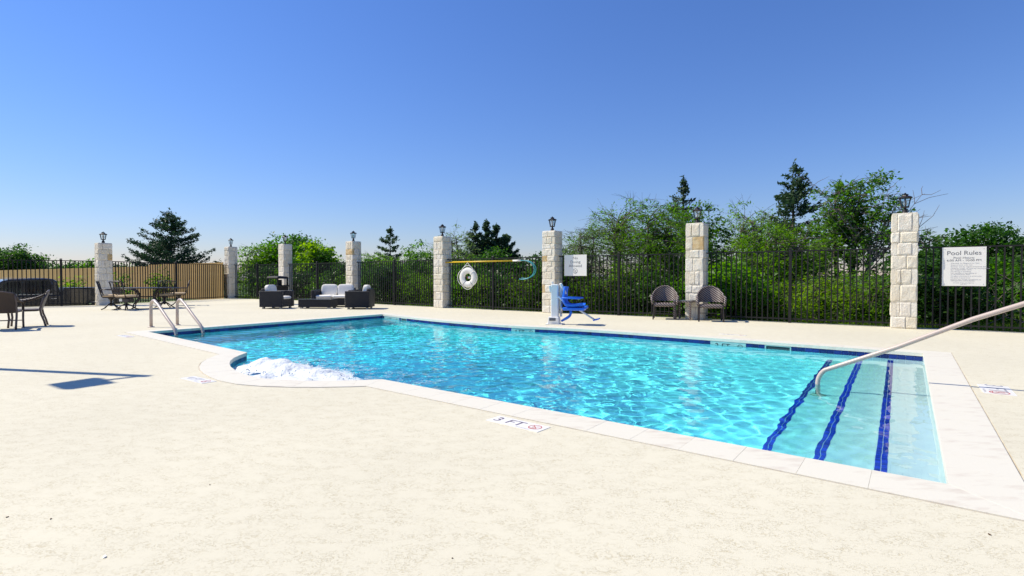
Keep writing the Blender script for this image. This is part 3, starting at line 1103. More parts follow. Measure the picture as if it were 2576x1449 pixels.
# ------------------------------------------------------------------ pillars and lanterns
def stone_mesh(a0, a1, z0, z1, half, rg, mat):
    """rock-faced block on the -y side of a pillar: a along x, face at y = -half"""
    na, nz_ = 4, 4
    g = 0.003
    a0, a1, z0, z1 = a0 + g, a1 - g, z0 + g, z1 - g
    dep = rg.uniform(-0.002, 0.012)
    mb = MB()
    vs = []
    for j in range(nz_ + 1):
        for i in range(na + 1):
            x = a0 + (a1 - a0) * (0, 0.09, 0.5, 0.91, 1)[i]
            z = z0 + (z1 - z0) * (0, 0.12, 0.5, 0.88, 1)[j]
            edge = i in (0, na) or j in (0, nz_)
            if edge:
                y = -(half - 0.006 + rg.uniform(-0.004, 0.003))
                x += rg.uniform(-0.003, 0.003)
                z += rg.uniform(-0.004, 0.004)
            else:
                y = -(half + dep + rg.uniform(-0.003, 0.006))
                x += rg.uniform(-0.006, 0.006)
                z += rg.uniform(-0.006, 0.006)
            vs.append((x, y, z))
    fs = []
    for j in range(nz_):
        for i in range(na):
            q = j * (na + 1) + i
            fs.append((q, q + 1, q + na + 2, q + na + 1))
    k_ = len(vs)
    y1 = -(half - 0.1)
    vs += [(a0, y1, z0), (a1, y1, z0), (a1, y1, z1), (a0, y1, z1)]
    bl, br, tr, tl = 0, na, nz_ * (na + 1) + na, nz_ * (na + 1)
    fs.append(tuple([k_, k_ + 1] + [na - i for i in range(na + 1)]))
    fs.append(tuple([k_ + 2, k_ + 3] + [tl + i for i in range(na + 1)]))
    fs.append(tuple([k_ + 3, k_] + [j * (na + 1) for j in range(nz_ + 1)]))
    fs.append(tuple([k_ + 1, k_ + 2] + [br + (nz_ - j) * (na + 1) for j in range(nz_ + 1)]))
    mb.add(vs, fs)
    return mb.mesh('stone', mat)

PILLAR_LABELS = [
    'white limestone pillar beside the dark pickup truck', 'white limestone pillar at the right end of the wooden fence',
    'white limestone pillar standing behind the black litter bin', 'white limestone pillar behind the white-cushioned loveseat',
    'white limestone pillar at the left end of the yellow rescue pole', 'white limestone pillar behind the pool lift with one tan stone',
    'white limestone pillar between the two brown wicker chairs', 'widest white limestone pillar just left of the Pool Rules sign',
    'white limestone pillar right of the Pool Rules sign']
HALF = 0.232
def pillar(k, u, v, H, nc):
    rg = random.Random(100 + k)
    p = thing('stone_pillar', PILLAR_LABELS[k], 'pillar', W2(u, v), -A, 'stone pillars along the pool fence')
    MB().box((0, 0, H / 2 - 0.02), (2 * HALF - 0.05, 2 * HALF - 0.05, H - 0.04)).build('core', M_MORTAR, p)
    hs = [rg.uniform(0.7, 1.3) for _ in range(nc)]
    sm = sum(hs)
    z = 0.0
    for c in range(nc):
        z1 = z + hs[c] / sm * (H - 0.01)
        for sd in range(4):
            full = (sd + c) % 2 == 0
            lim = HALF if full else HALF - 0.1
            cut = [-lim, lim]
            if rg.random() < (0.8 if full else 0.5):
                cut = [-lim, rg.choice((-1, 1)) * rg.uniform(0.02, 0.09), lim]
            if sd == 0 and ((k == 6 and c == nc - 2) or (k == 5 and c == 8)):
                cut = [-lim, -0.05, lim]
            for a0, a1 in zip(cut[:-1], cut[1:]):
                tan = (k == 6 and c == nc - 2 and sd == 0 and a1 == lim) or (k == 5 and c == 8 and sd == 0 and a0 == -lim) or rg.random() < 0.025
                me = stone_mesh(a0, a1, z, z1, HALF, rg, M_STONE_TAN if tan else M_STONE)
                link('stone', me, p, (0, 0, 0), sd * R(90))
        z = z1
    MB().box((0, 0, H - 0.006), (2 * HALF - 0.02, 2 * HALF - 0.02, 0.03)).build('cap', M_STONE, p, bevel=0.012)
    return p

def lantern(label):
    t = thing('post_lantern', label, 'lantern', group='lanterns on the stone pillars')
    MB().lathe([(0.058, 0), (0.058, 0.02), (0.05, 0.05), (0.05, 0.075), (0.03, 0.10), (0.022, 0.125), (0.04, 0.135)], n=14).build('post_base', M_LANTERN, t, smooth=False)
    MB().lathe([(0.075, 0.135), (0.085, 0.145), (0.085, 0.158), (0.06, 0.160)], n=6).build('bottom_plate', M_LANTERN, t)
    for k in range(6):
        a_ = 2 * math.pi * k / 6
        c, s_ = math.cos(a_), math.sin(a_)
        MB().bar((0.072 * c, 0.072 * s_, 0.155), (0.110 * c, 0.110 * s_, 0.345), 0.013).build('cage_bar', M_LANTERN, t)
        a2 = a_ + math.pi / 6
        b0, b1 = 2 * math.pi * (k + 1) / 6, 0
        q = [(0.069 * c, 0.069 * s_, 0.16), (0.069 * math.cos(b0), 0.069 * math.sin(b0), 0.16), (0.106 * math.cos(b0), 0.106 * math.sin(b0), 0.342), (0.106 * c, 0.106 * s_, 0.342)]
        MB().add(q, [(0, 1, 2, 3)]).build('pane', M_LGLASS, t)
    MB().lathe([(0.14, 0.340), (0.145, 0.352), (0.115, 0.375), (0.06, 0.395), (0.052, 0.41)], n=6).build('roof', M_LANTERN, t)
    MB().lathe([(0.04, 0.41), (0.062, 0.418), (0.062, 0.426), (0.018, 0.436), (0.02, 0.452), (0.006, 0.462)], n=12).build('finial', M_LANTERN, t)
    MB().lathe([(0.022, 0.16), (0.022, 0.19), (0.034, 0.215), (0.036, 0.26), (0.022, 0.292), (0.004, 0.30)], n=12).build('bulb', M_BULB, t, smooth=True)
    return t
LANTERN_LABELS = ['black lantern on the pillar beside the pickup truck', 'black lantern on the pillar at the right end of the wooden fence',
                  'black lantern on the pillar in front of the large rounded tree', 'black lantern on the pillar behind the loveseat',
                  'black lantern on the pillar at the left end of the yellow pole', 'black lantern on the pillar behind the pool lift',
                  'black lantern on the pillar between the wicker chairs', 'largest looking black lantern, on the pillar left of the Pool Rules sign',
                  'black lantern on the pillar right of the Pool Rules sign']
lan0 = None
for k, (u, v, H, nc) in enumerate(PILLARS):
    pillar(k, u, v, H, nc)
    if k == 8:
        continue
    if lan0 is None:
        lan0 = lantern(LANTERN_LABELS[0])
        lan0.location = W2(u, v, H + 0.008)
        lan0.rotation_euler.z = 0.3
    else:
        place(lan0, W2(u, v, H + 0.008), 0.3 + k * 0.7, LANTERN_LABELS[k])

# ------------------------------------------------------------------ iron fence: two panels in each bay
FH = 1.765
pk_mesh = MB().box((0, 0, (FH + 0.05) / 2), (0.026, 0.026, FH - 0.07)).mesh('picket', M_IRON)
def fence_panel(p, q, label, post_end):
    """panel from p to q (world xy); the post stands at the q end when post_end"""
    d = (q - p)
    L = d.length
    t = thing('fence_panel', label, 'fence', p, ang(p, q), 'black iron fence panels round the pool')
    for z, nm in ((0.10, 'rail'), (FH - 0.012, 'rail')):
        MB().box((L / 2, 0, z), (L, 0.036, 0.03)).build(nm, M_IRON, t)
    n = max(3, round(L / 0.124))
    for i in range(1, n):
        link('picket', pk_mesh, t, (L * i / n, 0, -0.02))
    if post_end:
        MB().box((L, 0, (FH + 0.03) / 2), (0.066, 0.066, FH + 0.05)).box((L, 0, FH + 0.06), (0.078, 0.078, 0.022), top=0.6).build('post', M_IRON, t)
    return t
BAYS = [((0, 1), 'black iron fence panel right of the truck, behind the dining chairs', 'black iron fence panel in front of the wooden fence, against its right-end pillar'),
        ((1, 2), 'black iron fence panel right of the wooden fence end', 'black iron fence panel left of the pillar behind the litter bin'),
        ((2, 3), 'black iron fence panel right of the pillar behind the litter bin', 'black iron fence panel behind the left half of the loveseat'),
        ((3, 4), 'black iron fence panel behind the right rattan armchair', 'black iron fence panel left of the pillar by the yellow pole end'),
        ((4, 5), 'black iron fence panel with the white life ring', 'black iron fence panel with the blue-green rescue hook'),
        ((5, 6), 'black iron fence panel with the No Diving sign', 'black iron fence panel behind the left wicker chair'),
        ((6, 7), 'black iron fence panel behind the right wicker chair', 'black iron fence panel left of the widest stone pillar'),
        ((7, 8), 'black iron fence panel with the Pool Rules sign', 'black iron fence panel at the right edge past the Pool Rules sign')]
for (i, j), la, lb in BAYS:
    p, q = W2(*PILLARS[i][:2]), W2(*PILLARS[j][:2])
    d = (q - p).normalized()
    p, q = p + d * (HALF + 0.02), q - d * (HALF + 0.02)
    m = (p + q) / 2
    fence_panel(p, m, la, True)
    fence_panel(m, q, lb, False)
p = W2(*PILLARS[0][:2])
q = G(0, 773.5)
d = (q - p).normalized()
e1 = p + d * (HALF + 0.02)
e2 = AT(157, 760, 20.3)
e2 = e1 + d * (e1 - Vector((e2.x, e2.y, 0))).length
e3 = e2 + d * 2.0
e4 = e3 + d * 2.0
for a_, b_, l in ((e1, e2, 'black iron fence panel in front of the truck bed'), (e2, e3, 'black iron fence panel in front of the truck cab windows'),
                  (e3, e4, 'black iron fence panel in front of the truck bonnet')):
    fence_panel(Vector((a_.x, a_.y, 0)), Vector((b_.x, b_.y, 0)), l, True)

# a point on the long fence line under an image column
def on_fence(px, off=0.0):
    for i in range(1, 8):
        p, q = W2(*PILLARS[i][:2]), W2(*PILLARS[i + 1][:2])
        d = ray(px, 697)
        # p + s (q-p) = t d (xy)
        e = q - p
        den = d.x * e.y - d.y * e.x
        t = (p.x * e.y - p.y * e.x) / den
        s = (p.x * d.y - p.y * d.x) / den
        if -0.02 <= s <= 1.02:
            n = Vector((e.y, -e.x, 0)).normalized()
            pt = p + e * s + n * off
            return Vector((pt.x, pt.y, 0)), math.atan2(e.y, e.x)

def z_at(py, P):
    return AT(1288, py, P.y).z

# ------------------------------------------------------------------ signs on the fence
p0, rz = on_fence(1421, 0.035)
p1, _ = on_fence(1477, 0.035)
wd = (p1 - p0).length
zt, zb = z_at(641, (p0 + p1) / 2), z_at(694, (p0 + p1) / 2)
c = (p0 + p1) / 2
t = thing('no_diving_sign', 'square white sign reading No Diving Allowed hung on the fence', 'sign', Vector((c.x, c.y, (zt + zb) / 2)), rz)
hh = zt - zb
MB().box((0, 0, 0), (wd, 0.006, hh)).build('board', M_SIGN, t, bevel=0.002)
for i, s in enumerate(('No', 'Diving', 'Allowed')):
    text('lettering', s, hh * 0.185, M_GREYPRINT, t, (0, -0.0045, hh * (0.34 - 0.185 * i)), sx=1.12)
sy = link('no_diving_symbol', no_dive_mesh(hh * 0.118, M_GREYPRINT), t, (0, -0.0045, -hh * 0.27))
sy.rotation_euler.x = R(90)

p0, rz = on_fence(2369, 0.035)
p1, _ = on_fence(2480, 0.035)
wd = (p1 - p0).length
c = (p0 + p1) / 2
zt, zb = z_at(621.5, c), z_at(719.5, c)
hh = zt - zb
t = thing('pool_rules_sign', 'large white Pool Rules sign with grey lettering hung on the fence', 'sign', Vector((c.x, c.y, (zt + zb) / 2)), rz)
MB().box((0, 0, 0), (wd, 0.006, hh)).build('board', M_SIGN, t, bevel=0.002)
for sx_ in (-1, 1):
    for sz in (-1, 1):
        mbx = MB().lathe([(0.006, -0.002), (0.006, 0.002)], n=8)
        o = mbx.build('bolt', M_CHROME, t, loc=(sx_ * wd * 0.44, -0.005, sz * hh * 0.45))
        o.rotation_euler.x = R(90)
text('lettering', 'Pool Rules', hh * 0.155, M_GREYPRINT, t, (0, -0.0045, hh * 0.345), sx=1.03)
text('lettering', 'Pool Hours:', hh * 0.075, M_GREYPRINT, t, (0, -0.0045, hh * 0.225), sx=1.15)
text('lettering', '6:00 AM - 10:00 PM', hh * 0.075, M_GREYPRINT, t, (0, -0.0045, hh * 0.158), sx=1.12)
RULES = ['Warning: no lifeguard on duty.', 'Swim at your own risk.', 'Pool for use by registered guests only.', 'Children under 14 must be accompanied',
         'by a responsible adult.', 'No diving or jumping.', 'No running or horseplay in', 'or around pool deck.', 'No glass containers in pool area.',
         'No pets in pool area.', 'Report any unsafe conditions to', 'management immediately.']
ys = [0.085, 0.04, -0.005, -0.05, -0.082, -0.127, -0.170, -0.200, -0.245, -0.290, -0.335, -0.365]
for s, y in zip(RULES, ys):
    text('lettering', s, hh * 0.040, M_LIGHTPRINT, t, (-wd * 0.30, -0.0045, hh * y), align='LEFT', sx=1.15)
text('lettering', 'In case of an emergency', hh * 0.036, M_LIGHTPRINT, t, (0, -0.0045, -hh * 0.418), sx=1.15)
text('lettering', 'call 911', hh * 0.036, M_LIGHTPRINT, t, (0, -0.0045, -hh * 0.452), sx=1.15)

# ------------------------------------------------------------------ life ring, rescue pole
c, rz = on_fence(1182, 0.09)
zc = z_at(698, c)
t = thing('life_ring', 'white life ring with rope hanging on the iron fence', 'life ring', Vector((c.x, c.y, zc)), rz + R(6))
ro = 0.25
pts = [(ro * math.cos(a_), 0, ro * math.sin(a_)) for a_ in [2 * math.pi * i / 40 for i in range(40)]]
MB().tube(pts, 0.075, 14, True, 1.5).build('ring', M_RING, t, smooth=True)
for a_ in (40, 130, 235, 310):
    aa = R(a_)
    cx, cz = ro * math.cos(aa), ro * math.sin(aa)
    MB().tube([(cx + 0.115 * math.cos(q) * math.cos(aa), 0.072 * math.sin(q), cz + 0.115 * math.cos(q) * math.sin(aa)) for q in [2 * math.pi * i / 16 for i in range(16)]], 0.011, 6, True).build('strap', M_TAPE if a_ in (235, 310) else M_RING, t, smooth=True)
def arcp(a0, a1, r, dz, n=10):
    return [((r + 0.06 * math.sin(math.pi * i / n)) * math.cos(R(a0 + (a1 - a0) * i / n)), -0.05, (r + 0.06 * math.sin(math.pi * i / n)) * math.sin(R(a0 + (a1 - a0) * i / n)) + dz) for i in range(n + 1)]
for a0, a1 in ((130, 235), (235, 310), (310, 400), (40, 130)):
    MB().tube(arcp(a0, a1, 0.355, 0), 0.012, 6).build('rope', M_ROPE, t, smooth=True)
MB().tube([(-0.19, -0.03, 0.33), (-0.10, -0.02, 0.43), (-0.02, -0.01, 0.52), (0.04, -0.01, 0.45), (0.16, -0.03, 0.36)], 0.011, 6).build('hanging_rope', M_ROPE, t, smooth=True)
MB().bar((-0.02, 0.0, 0.52), (-0.02, 0.05, 0.62), 0.014).build('hook', M_IRON, t)
MB().cushion((0.03, 0.03, 0.0), (0.12, 0.03, 0.08)).build('coiled_line', M_ROPE, t, smooth=True)
MB().cushion((-0.05, 0.035, 0.0), (0.05, 0.03, 0.06)).build('tag', M_RED, t, smooth=True)

c0, rz = on_fence(1124, 0.075)
c1, _ = on_fence(1308, 0.075)
c2, _ = on_fence(1344, 0.075)
z0, z1 = z_at(660, c0), z_at(655.5, c1)
org = Vector((c0.x, c0.y, z0))
t = thing('rescue_pole', 'long yellow rescue pole with blue-green hook lying across the fence', 'rescue pole', org, rz)
L1 = (c1 - c0).length
L2 = (c2 - c0).length
dz = z1 - z0
MB().tube([(0, 0, 0), (L1 * 0.93, 0, dz * 0.93)], 0.024, 10).build('pole', M_YELLOW, t, smooth=True)
MB().tube([(-0.06, 0, 0), (0.005, 0, 0)], 0.021, 10).build('end_cap', M_RING, t, smooth=True)
MB().tube([(L1 * 0.93, 0, dz * 0.93), (L1 * 1.03, 0, dz)], 0.03, 10).build('grip_sleeve', M_RING, t, smooth=True)
hk = []
Rk = 0.30
for i in range(17):
    a_ = R(92 - 200 * i / 16)
    hk.append((L1 * 1.03 + 0.12 + (L2 - L1 - 0.1) * math.cos(a_) * 0.95, 0, dz - Rk + Rk * math.sin(a_)))
hk = [(L1 * 1.03, 0, dz)] + hk
for s_ in (-0.025, 0.03):
    MB().tube([(x + s_ * i / 17, y - 0.02 + s_, z + s_ * 0.6 * i / 17) for i, (x, y, z) in enumerate(hk)], 0.013, 6).build('hook', M_TEAL, t, smooth=True)
for x in (0.3, 0.77):
    MB().bar((L1 * x, 0.0, dz * x + 0.12), (L1 * x, 0.0, dz * x - 0.05), 0.012).bar((L1 * x, -0.03, dz * x - 0.05), (L1 * x, 0.03, dz * x - 0.05), 0.012).build('wall_hook', M_IRON, t)

# ------------------------------------------------------------------ handrail over the steps, ladder rails
vr = 6.9
path = [(-0.73, -0.69), (-0.73, -0.12)]
for i in range(9):
    th = R(180 - 47 * i / 8)
    path.append((-0.73 + 0.22 + 0.22 * math.cos(th) * 1.0, -0.10 + 0.22 * math.sin(th)))
path += [(0.0, 0.375), (0.6, 0.70), (1.25, 0.995)]
for i in range(7):
    th = R(100 - 100 * i / 6)
    path.append((1.42 + 0.2 * math.cos(th), 0.87 + 0.2 * math.sin(th)))
path += [(1.62, 0.02)]
t = thing('handrail', 'pinkish metal handrail sloping down into the pool over the steps', 'handrail', (0, 0, 0))
rail = MB().tube([W2(u, vr, z) for u, z in path], 0.0245, 14).build('rail', M_RAIL, t, smooth=True)
rail.cycles.is_caustics_receiver = True
fl = MB().lathe([(0.075, 0), (0.07, 0.014), (0.036, 0.03), (0.028, 0.045)], W2(-0.73, vr, -0.69), 18).build('flange', M_RAIL, t, smooth=True)
fl.cycles.is_caustics_receiver = True
MB().lathe([(0.075, 0), (0.07, 0.014), (0.036, 0.03), (0.028, 0.045)], W2(1.62, vr, 0.0), 18).build('flange', M_RAIL, t, smooth=True)

t = thing('pool_ladder', 'pair of pale curved ladder rails at the dark left end of the pool', 'ladder', (0, 0, 0))
for vl, uf in ((4.62, -13.42), (5.18, -13.50)):
    lp = [(uf, 0.0), (uf, 0.30), (uf + 0.005, 0.44)]
    for i in range(1, 8):
        th = R(180 - 150 * i / 8)
        lp.append((uf + 0.17 + 0.17 * math.cos(th), 0.44 + 0.16 * math.sin(th)))
    lp += [(uf + 0.42, 0.50), (uf + 0.85, 0.25), (uf + 1.18, 0.07), (uf + 1.29, -0.03), (uf + 1.33, -0.12), (uf + 1.33, -0.9)]
    r_ = MB().tube([W2(u, vl, z) for u, z in lp], 0.032, 12).build('rail', M_RAIL, t, smooth=True)
    MB().tube([W2(uf + 1.315, vl, -0.07), W2(uf + 1.33, vl, -0.16)], 0.032, 12).build('bumper', M_RAILDARK, t, smooth=True)
    MB().lathe([(0.07, 0), (0.066, 0.012), (0.034, 0.02)], W2(uf, vl, 0.0), 16).build('flange', M_RAIL, t, smooth=True)
for z in (-0.35, -0.62):
    MB().box(W2(-12.13, 4.9, z), (0.09, 0.56, 0.03), rz=-A).build('rung', M_RAIL, t, bevel=0.006)

# ------------------------------------------------------------------ depth markers printed on the deck
def deck_marker(c, rz, sz, label, body, tm_, group=None, ringmat=None, small=True):
    t = thing('depth_marker', label, 'depth marker', Vector((c.x, c.y, 0.0)), rz)
    MB().box((0, 0, 0.002), (sz[0], sz[1], 0.004)).build('plate', M_SIGN, t)
    text('lettering', body, sz[1] * 0.85, tm_, t, (-sz[0] * 0.16, 0.0, 0.0052), upright=False, sx=1.12)
    link('no_diving_symbol', no_dive_mesh(sz[1] * 0.32, ringmat or M_REDPRINT), t, (sz[0] * 0.33, 0.005, 0.0052))
    if small:
        text('lettering', 'NO DIVING', sz[1] * 0.11, M_LIGHTPRINT, t, (sz[0] * 0.20, -sz[1] * 0.41, 0.0052), upright=False, sx=1.3)
    return t
q0, q1 = G(1222, 1058), G(1354.5, 1089)
q2 = G(1384.6, 1075.5)
deck_marker((q0 + q2) / 2, ang(q0, q1), ((q1 - q0).length * 0.98, 0.165), 'white 3 FT depth marker with red no diving symbol, in the foreground deck', '3 FT', M_VIOLETPRINT)
deck_marker(G(498, 956), -A + 0.03, (0.50, 0.15), 'white 4 FT depth marker beside the rounded foam corner', '4 FT', M_LIGHTPRINT)
deck_marker(G(316, 846), -A, (0.50, 0.14), 'faint white depth marker near the ladder', '4 FT', M_LIGHTPRINT, small=False)
deck_marker(G(2506, 981), R(-126.4), (0.52, 0.24), 'white depth marker crossed by the handrail shadow', '3 FT', M_LIGHTPRINT)
deck_marker(G(1842, 842.3), -A, (0.50, 0.12), 'faint white depth marker on the far side of the pool', '3 FT', M_LIGHTPRINT, small=False)

# ------------------------------------------------------------------ pool lift
bp_ = G(1396, 815.5)
t = thing('pool_lift', 'white pool lift with a blue plastic seat beside the pool', 'pool lift', bp_, R(-16))
MB().box((0.0, 0, 0.01), (0.40, 0.34, 0.02)).build('base_plate', M_WHITE, t, bevel=0.004)
MB().box((-0.01, -0.03, 0.10), (0.27, 0.25, 0.16), top=0.9).build('base_box', M_WHITE, t, bevel=0.012)
MB().box((-0.03, -0.162, 0.125), (0.15, 0.012, 0.065)).build('label_plate', M_GREYPRINT, t, bevel=0.002)
MB().box((0.0, 0, 0.56), (0.175, 0.15, 0.78), top=1.0).build('mast', M_WHITE, t, bevel=0.02)
MB().box((-0.105, -0.02, 0.84), (0.05, 0.11, 0.16), ry=R(-10)).build('battery_bracket', M_WHITE, t, bevel=0.01)
MB().box((-0.06, 0.0, 0.985), (0.035, 0.05, 0.06)).build('top_knob', M_WHITE, t, bevel=0.01)
MB().bar((0.135, 0.06, 0.18), (0.135, 0.06, 0.95), 0.055).build('guide_rail', M_WHITE, t, bevel=0.008)
MB().bar((0.13, 0.0, 0.97), (0.24, 0.06, 0.72), 0.10, 0.05).build('lift_arm', M_WHITE, t, bevel=0.01)
MB().bar((0.09, -0.05, 0.66), (0.20, -0.03, 0.56), 0.05).build('seat_bracket', M_WHITE, t, bevel=0.008)
MB().tube([(0.15, 0.03, 0.25), (0.155, 0.03, 0.55)], 0.02, 10).build('actuator', M_CHROME, t, smooth=True)
# seat shell: an L in profile, dished across
prof = [(0.22, 0.90), (0.20, 0.78), (0.19, 0.64), (0.20, 0.53), (0.25, 0.45), (0.34, 0.415), (0.46, 0.41), (0.60, 0.425), (0.70, 0.43)]
def seat_pt(k, s, th):
    x, z = prof[k]
    a_ = prof[max(k - 1, 0)]
    b_ = prof[min(k + 1, len(prof) - 1)]
    d = Vector((b_[0] - a_[0], b_[1] - a_[1])).normalized()
    nx, nz = -d.y, d.x              # towards the sitter
    if k < 4:
        nx, nz = abs(d.y), abs(d.x) * (1 if d.x > 0 else -1)
    wdt = 0.20 if k < 2 else 0.235
    rise = 0.045 * abs(s) ** 3
    return Vector((x + nx * (rise + th), s * wdt, z + nz * (rise + th)))
mb = MB()
ns = 10
for th in (0.0, 0.03):
    base = len(mb.v)
    for k in range(len(prof)):
        for i in range(ns + 1):
            mb.v.append(tuple(seat_pt(k, -1 + 2 * i / ns, th)))
    for k in range(len(prof) - 1):
        for i in range(ns):
            q = base + k * (ns + 1) + i
            f_ = (q, q + 1, q + ns + 2, q + ns + 1)
            mb.f.append(f_ if th == 0 else tuple(reversed(f_)))
half = len(prof) * (ns + 1)
border = [i for i in range(ns + 1)] + [k * (ns + 1) + ns for k in range(1, len(prof))] + [(len(prof) - 1) * (ns + 1) + i for i in range(ns - 1, -1, -1)] + [k * (ns + 1) for k in range(len(prof) - 2, 0, -1)]
for i in range(len(border)):
    a_, b_ = border[i], border[(i + 1) % len(border)]
    mb.f.append((a_, b_, b_ + half, a_ + half))
seat = mb.build('seat', M_BLUE, t, smooth=True)
ed = seat.modifiers.new('edge', 'EDGE_SPLIT')
ed.split_angle = R(50)
MB().box((0.47, 0, 0.375), (0.50, 0.38, 0.07), top=1.05).build('seat_base', M_BLUE, t, bevel=0.02)
MB().box((0.735, 0, 0.415), (0.075, 0.34, 0.06)).build('seat_lip', M_BLUE, t, bevel=0.015)
for s_ in (-1, 1):
    MB().tube([(0.20, 0.225 * s_, 0.62), (0.24, 0.25 * s_, 0.635), (0.64, 0.25 * s_, 0.625)], 0.019, 10).build('armrest', M_BLUE, t, smooth=True)
MB().tube([(0.37, 0, 0.36), (0.385, 0, 0.27), (0.35, 0, 0.20), (0.30, -0.02, 0.16), (0.16, -0.04, 0.08)], [0.035, 0.03, 0.032, 0.034, 0.025], 10).build('seat_strut', M_BLUE, t, smooth=True)
for s_ in (-0.07, 0.07):
    MB().bar((0.58, s_, 0.35), (0.93, s_, 0.13), 0.04, 0.022).build('leg_rest_arm', M_WHITE, t, bevel=0.004)
MB().box((0.985, 0, 0.135), (0.14, 0.30, 0.024), ry=R(-16)).build('footrest', M_BLUE, t, bevel=0.006)

# ------------------------------------------------------------------ wicker armchairs and side table by the pillar
def wicker_chair(label, group, M1, MF):
    t = thing('wicker_armchair', label, 'chair', group=group)
    hw, dp = 0.285, 0.26
    # curved back shell
    def shell(th):
        def fn(a_, b_):
            ph = R(-78 + 156 * a_)
            top = 0.585 + 0.285 * max(0.0, math.cos(ph * 0.98)) ** 1.25
            bot = 0.475
            z = bot + (top - bot) * b_
            rx = hw + 0.02 + 0.03 * (z - 0.45) + th
            x = rx * math.sin(ph)
            y = 0.02 + (0.26 + th + 0.20 * (z - 0.45)) * math.cos(ph)
            return Vector((x, y, z))
        return fn
    mb = MB()
    mb.grid(shell(0.0), 24, 8)
    mb.grid(shell(0.022), 24, 8, True)
    mb.build('backrest', M1, t, smooth=True)
    rim = []
    for i in range(25):
        f0 = shell(0.011)(i / 24, 1.0)
        rim.append(f0 + Vector((0, 0, 0.004)))
    MB().tube(rim, 0.024, 8).build('top_rim', M1, t, smooth=True)
    for s_ in (-1, 1):
        e = shell(0.011)(0.0 if s_ < 0 else 1.0, 1.0)
        x = e.x
        MB().tube([(x, e.y + 0.02, e.z), (x * 1.03, -0.05, 0.615), (x * 1.05, -0.16, 0.60), (x * 1.04, -0.245, 0.56), (x * 1.01, -0.275, 0.48), (x * 0.98, -0.27, 0.40)],
                  [0.026, 0.034, 0.036, 0.036, 0.03, 0.024], 10).build('arm', M1, t, smooth=True)
        MB().bar((s_ * hw * 0.98, -0.26, 0.44), (s_ * (hw + 0.005), -0.275, 0.0), 0.034).build('leg', MF, t, bevel=0.005)
        MB().bar((s_ * (hw - 0.01), 0.20, 0.62), (s_ * hw, 0.27, 0.0), 0.034).build('leg', MF, t, bevel=0.005)
    MB().cushion((0, -0.02, 0.385), (0.585, 0.56, 0.10), p=9).build('seat', M1, t, smooth=True)
    MB().bar((-hw, 0.0, 0.20), (hw, 0.0, 0.20), 0.018).build('stretcher', MF, t)
    return t
qa, qb = G(1642, 803), G(1702, 805.6)
qc, qd = G(1755.6, 808.4), G(1823.6, 811.7)
wc = wicker_chair('brown wicker armchair left of the small side table', 'brown wicker chairs by the stone pillar', M_WICKER, M_WFRAME)
def seat_from_feet(a_, b_, dep=0.28):
    rz = ang(a_, b_)
    c = (a_ + b_) / 2
    return Vector((c.x - math.sin(rz) * dep, c.y + math.cos(rz) * dep, 0)), rz
RZC = -0.30
c = (qa + qb) / 2
wc.location = Vector((c.x - math.sin(RZC) * 0.28, c.y + math.cos(RZC) * 0.28, 0))
wc.rotation_euler.z = RZC
c = (qc + qd) / 2
place(wc, Vector((c.x - math.sin(RZC) * 0.28, c.y + math.cos(RZC) * 0.28, 0)), RZC, 'brown wicker armchair right of the small side table')
tc_ = (G(1642, 803) + G(1823, 811)) / 2 + Vector((0.07, 0.42, 0))
t = thing('side_table', 'small dark wicker side table between the two wicker armchairs', 'side table', tc_, -A)
MB().box((0, 0, 0.505), (0.46, 0.46, 0.022)).build('table_top', M_GLASSTOP, t, bevel=0.004)
MB().box((0, -0.215, 0.475), (0.44, 0.025, 0.035)).box((0, 0.215, 0.475), (0.44, 0.025, 0.035)).box((-0.215, 0, 0.475), (0.025, 0.40, 0.035)).box((0.215, 0, 0.475), (0.025, 0.40, 0.035)).build('apron', M_WICKER, t)
for sx_ in (-1, 1):
    for sy_ in (-1, 1):
        MB().box((sx_ * 0.205, sy_ * 0.205, 0.245), (0.045, 0.045, 0.49)).build('leg', M_WICKER, t, bevel=0.006)
MB().bar((-0.20, -0.205, 0.09), (0.20, -0.205, 0.09), 0.014).bar((-0.20, 0.205, 0.09), (0.20, 0.205, 0.09), 0.014).build('stretcher', M_WFRAME, t)

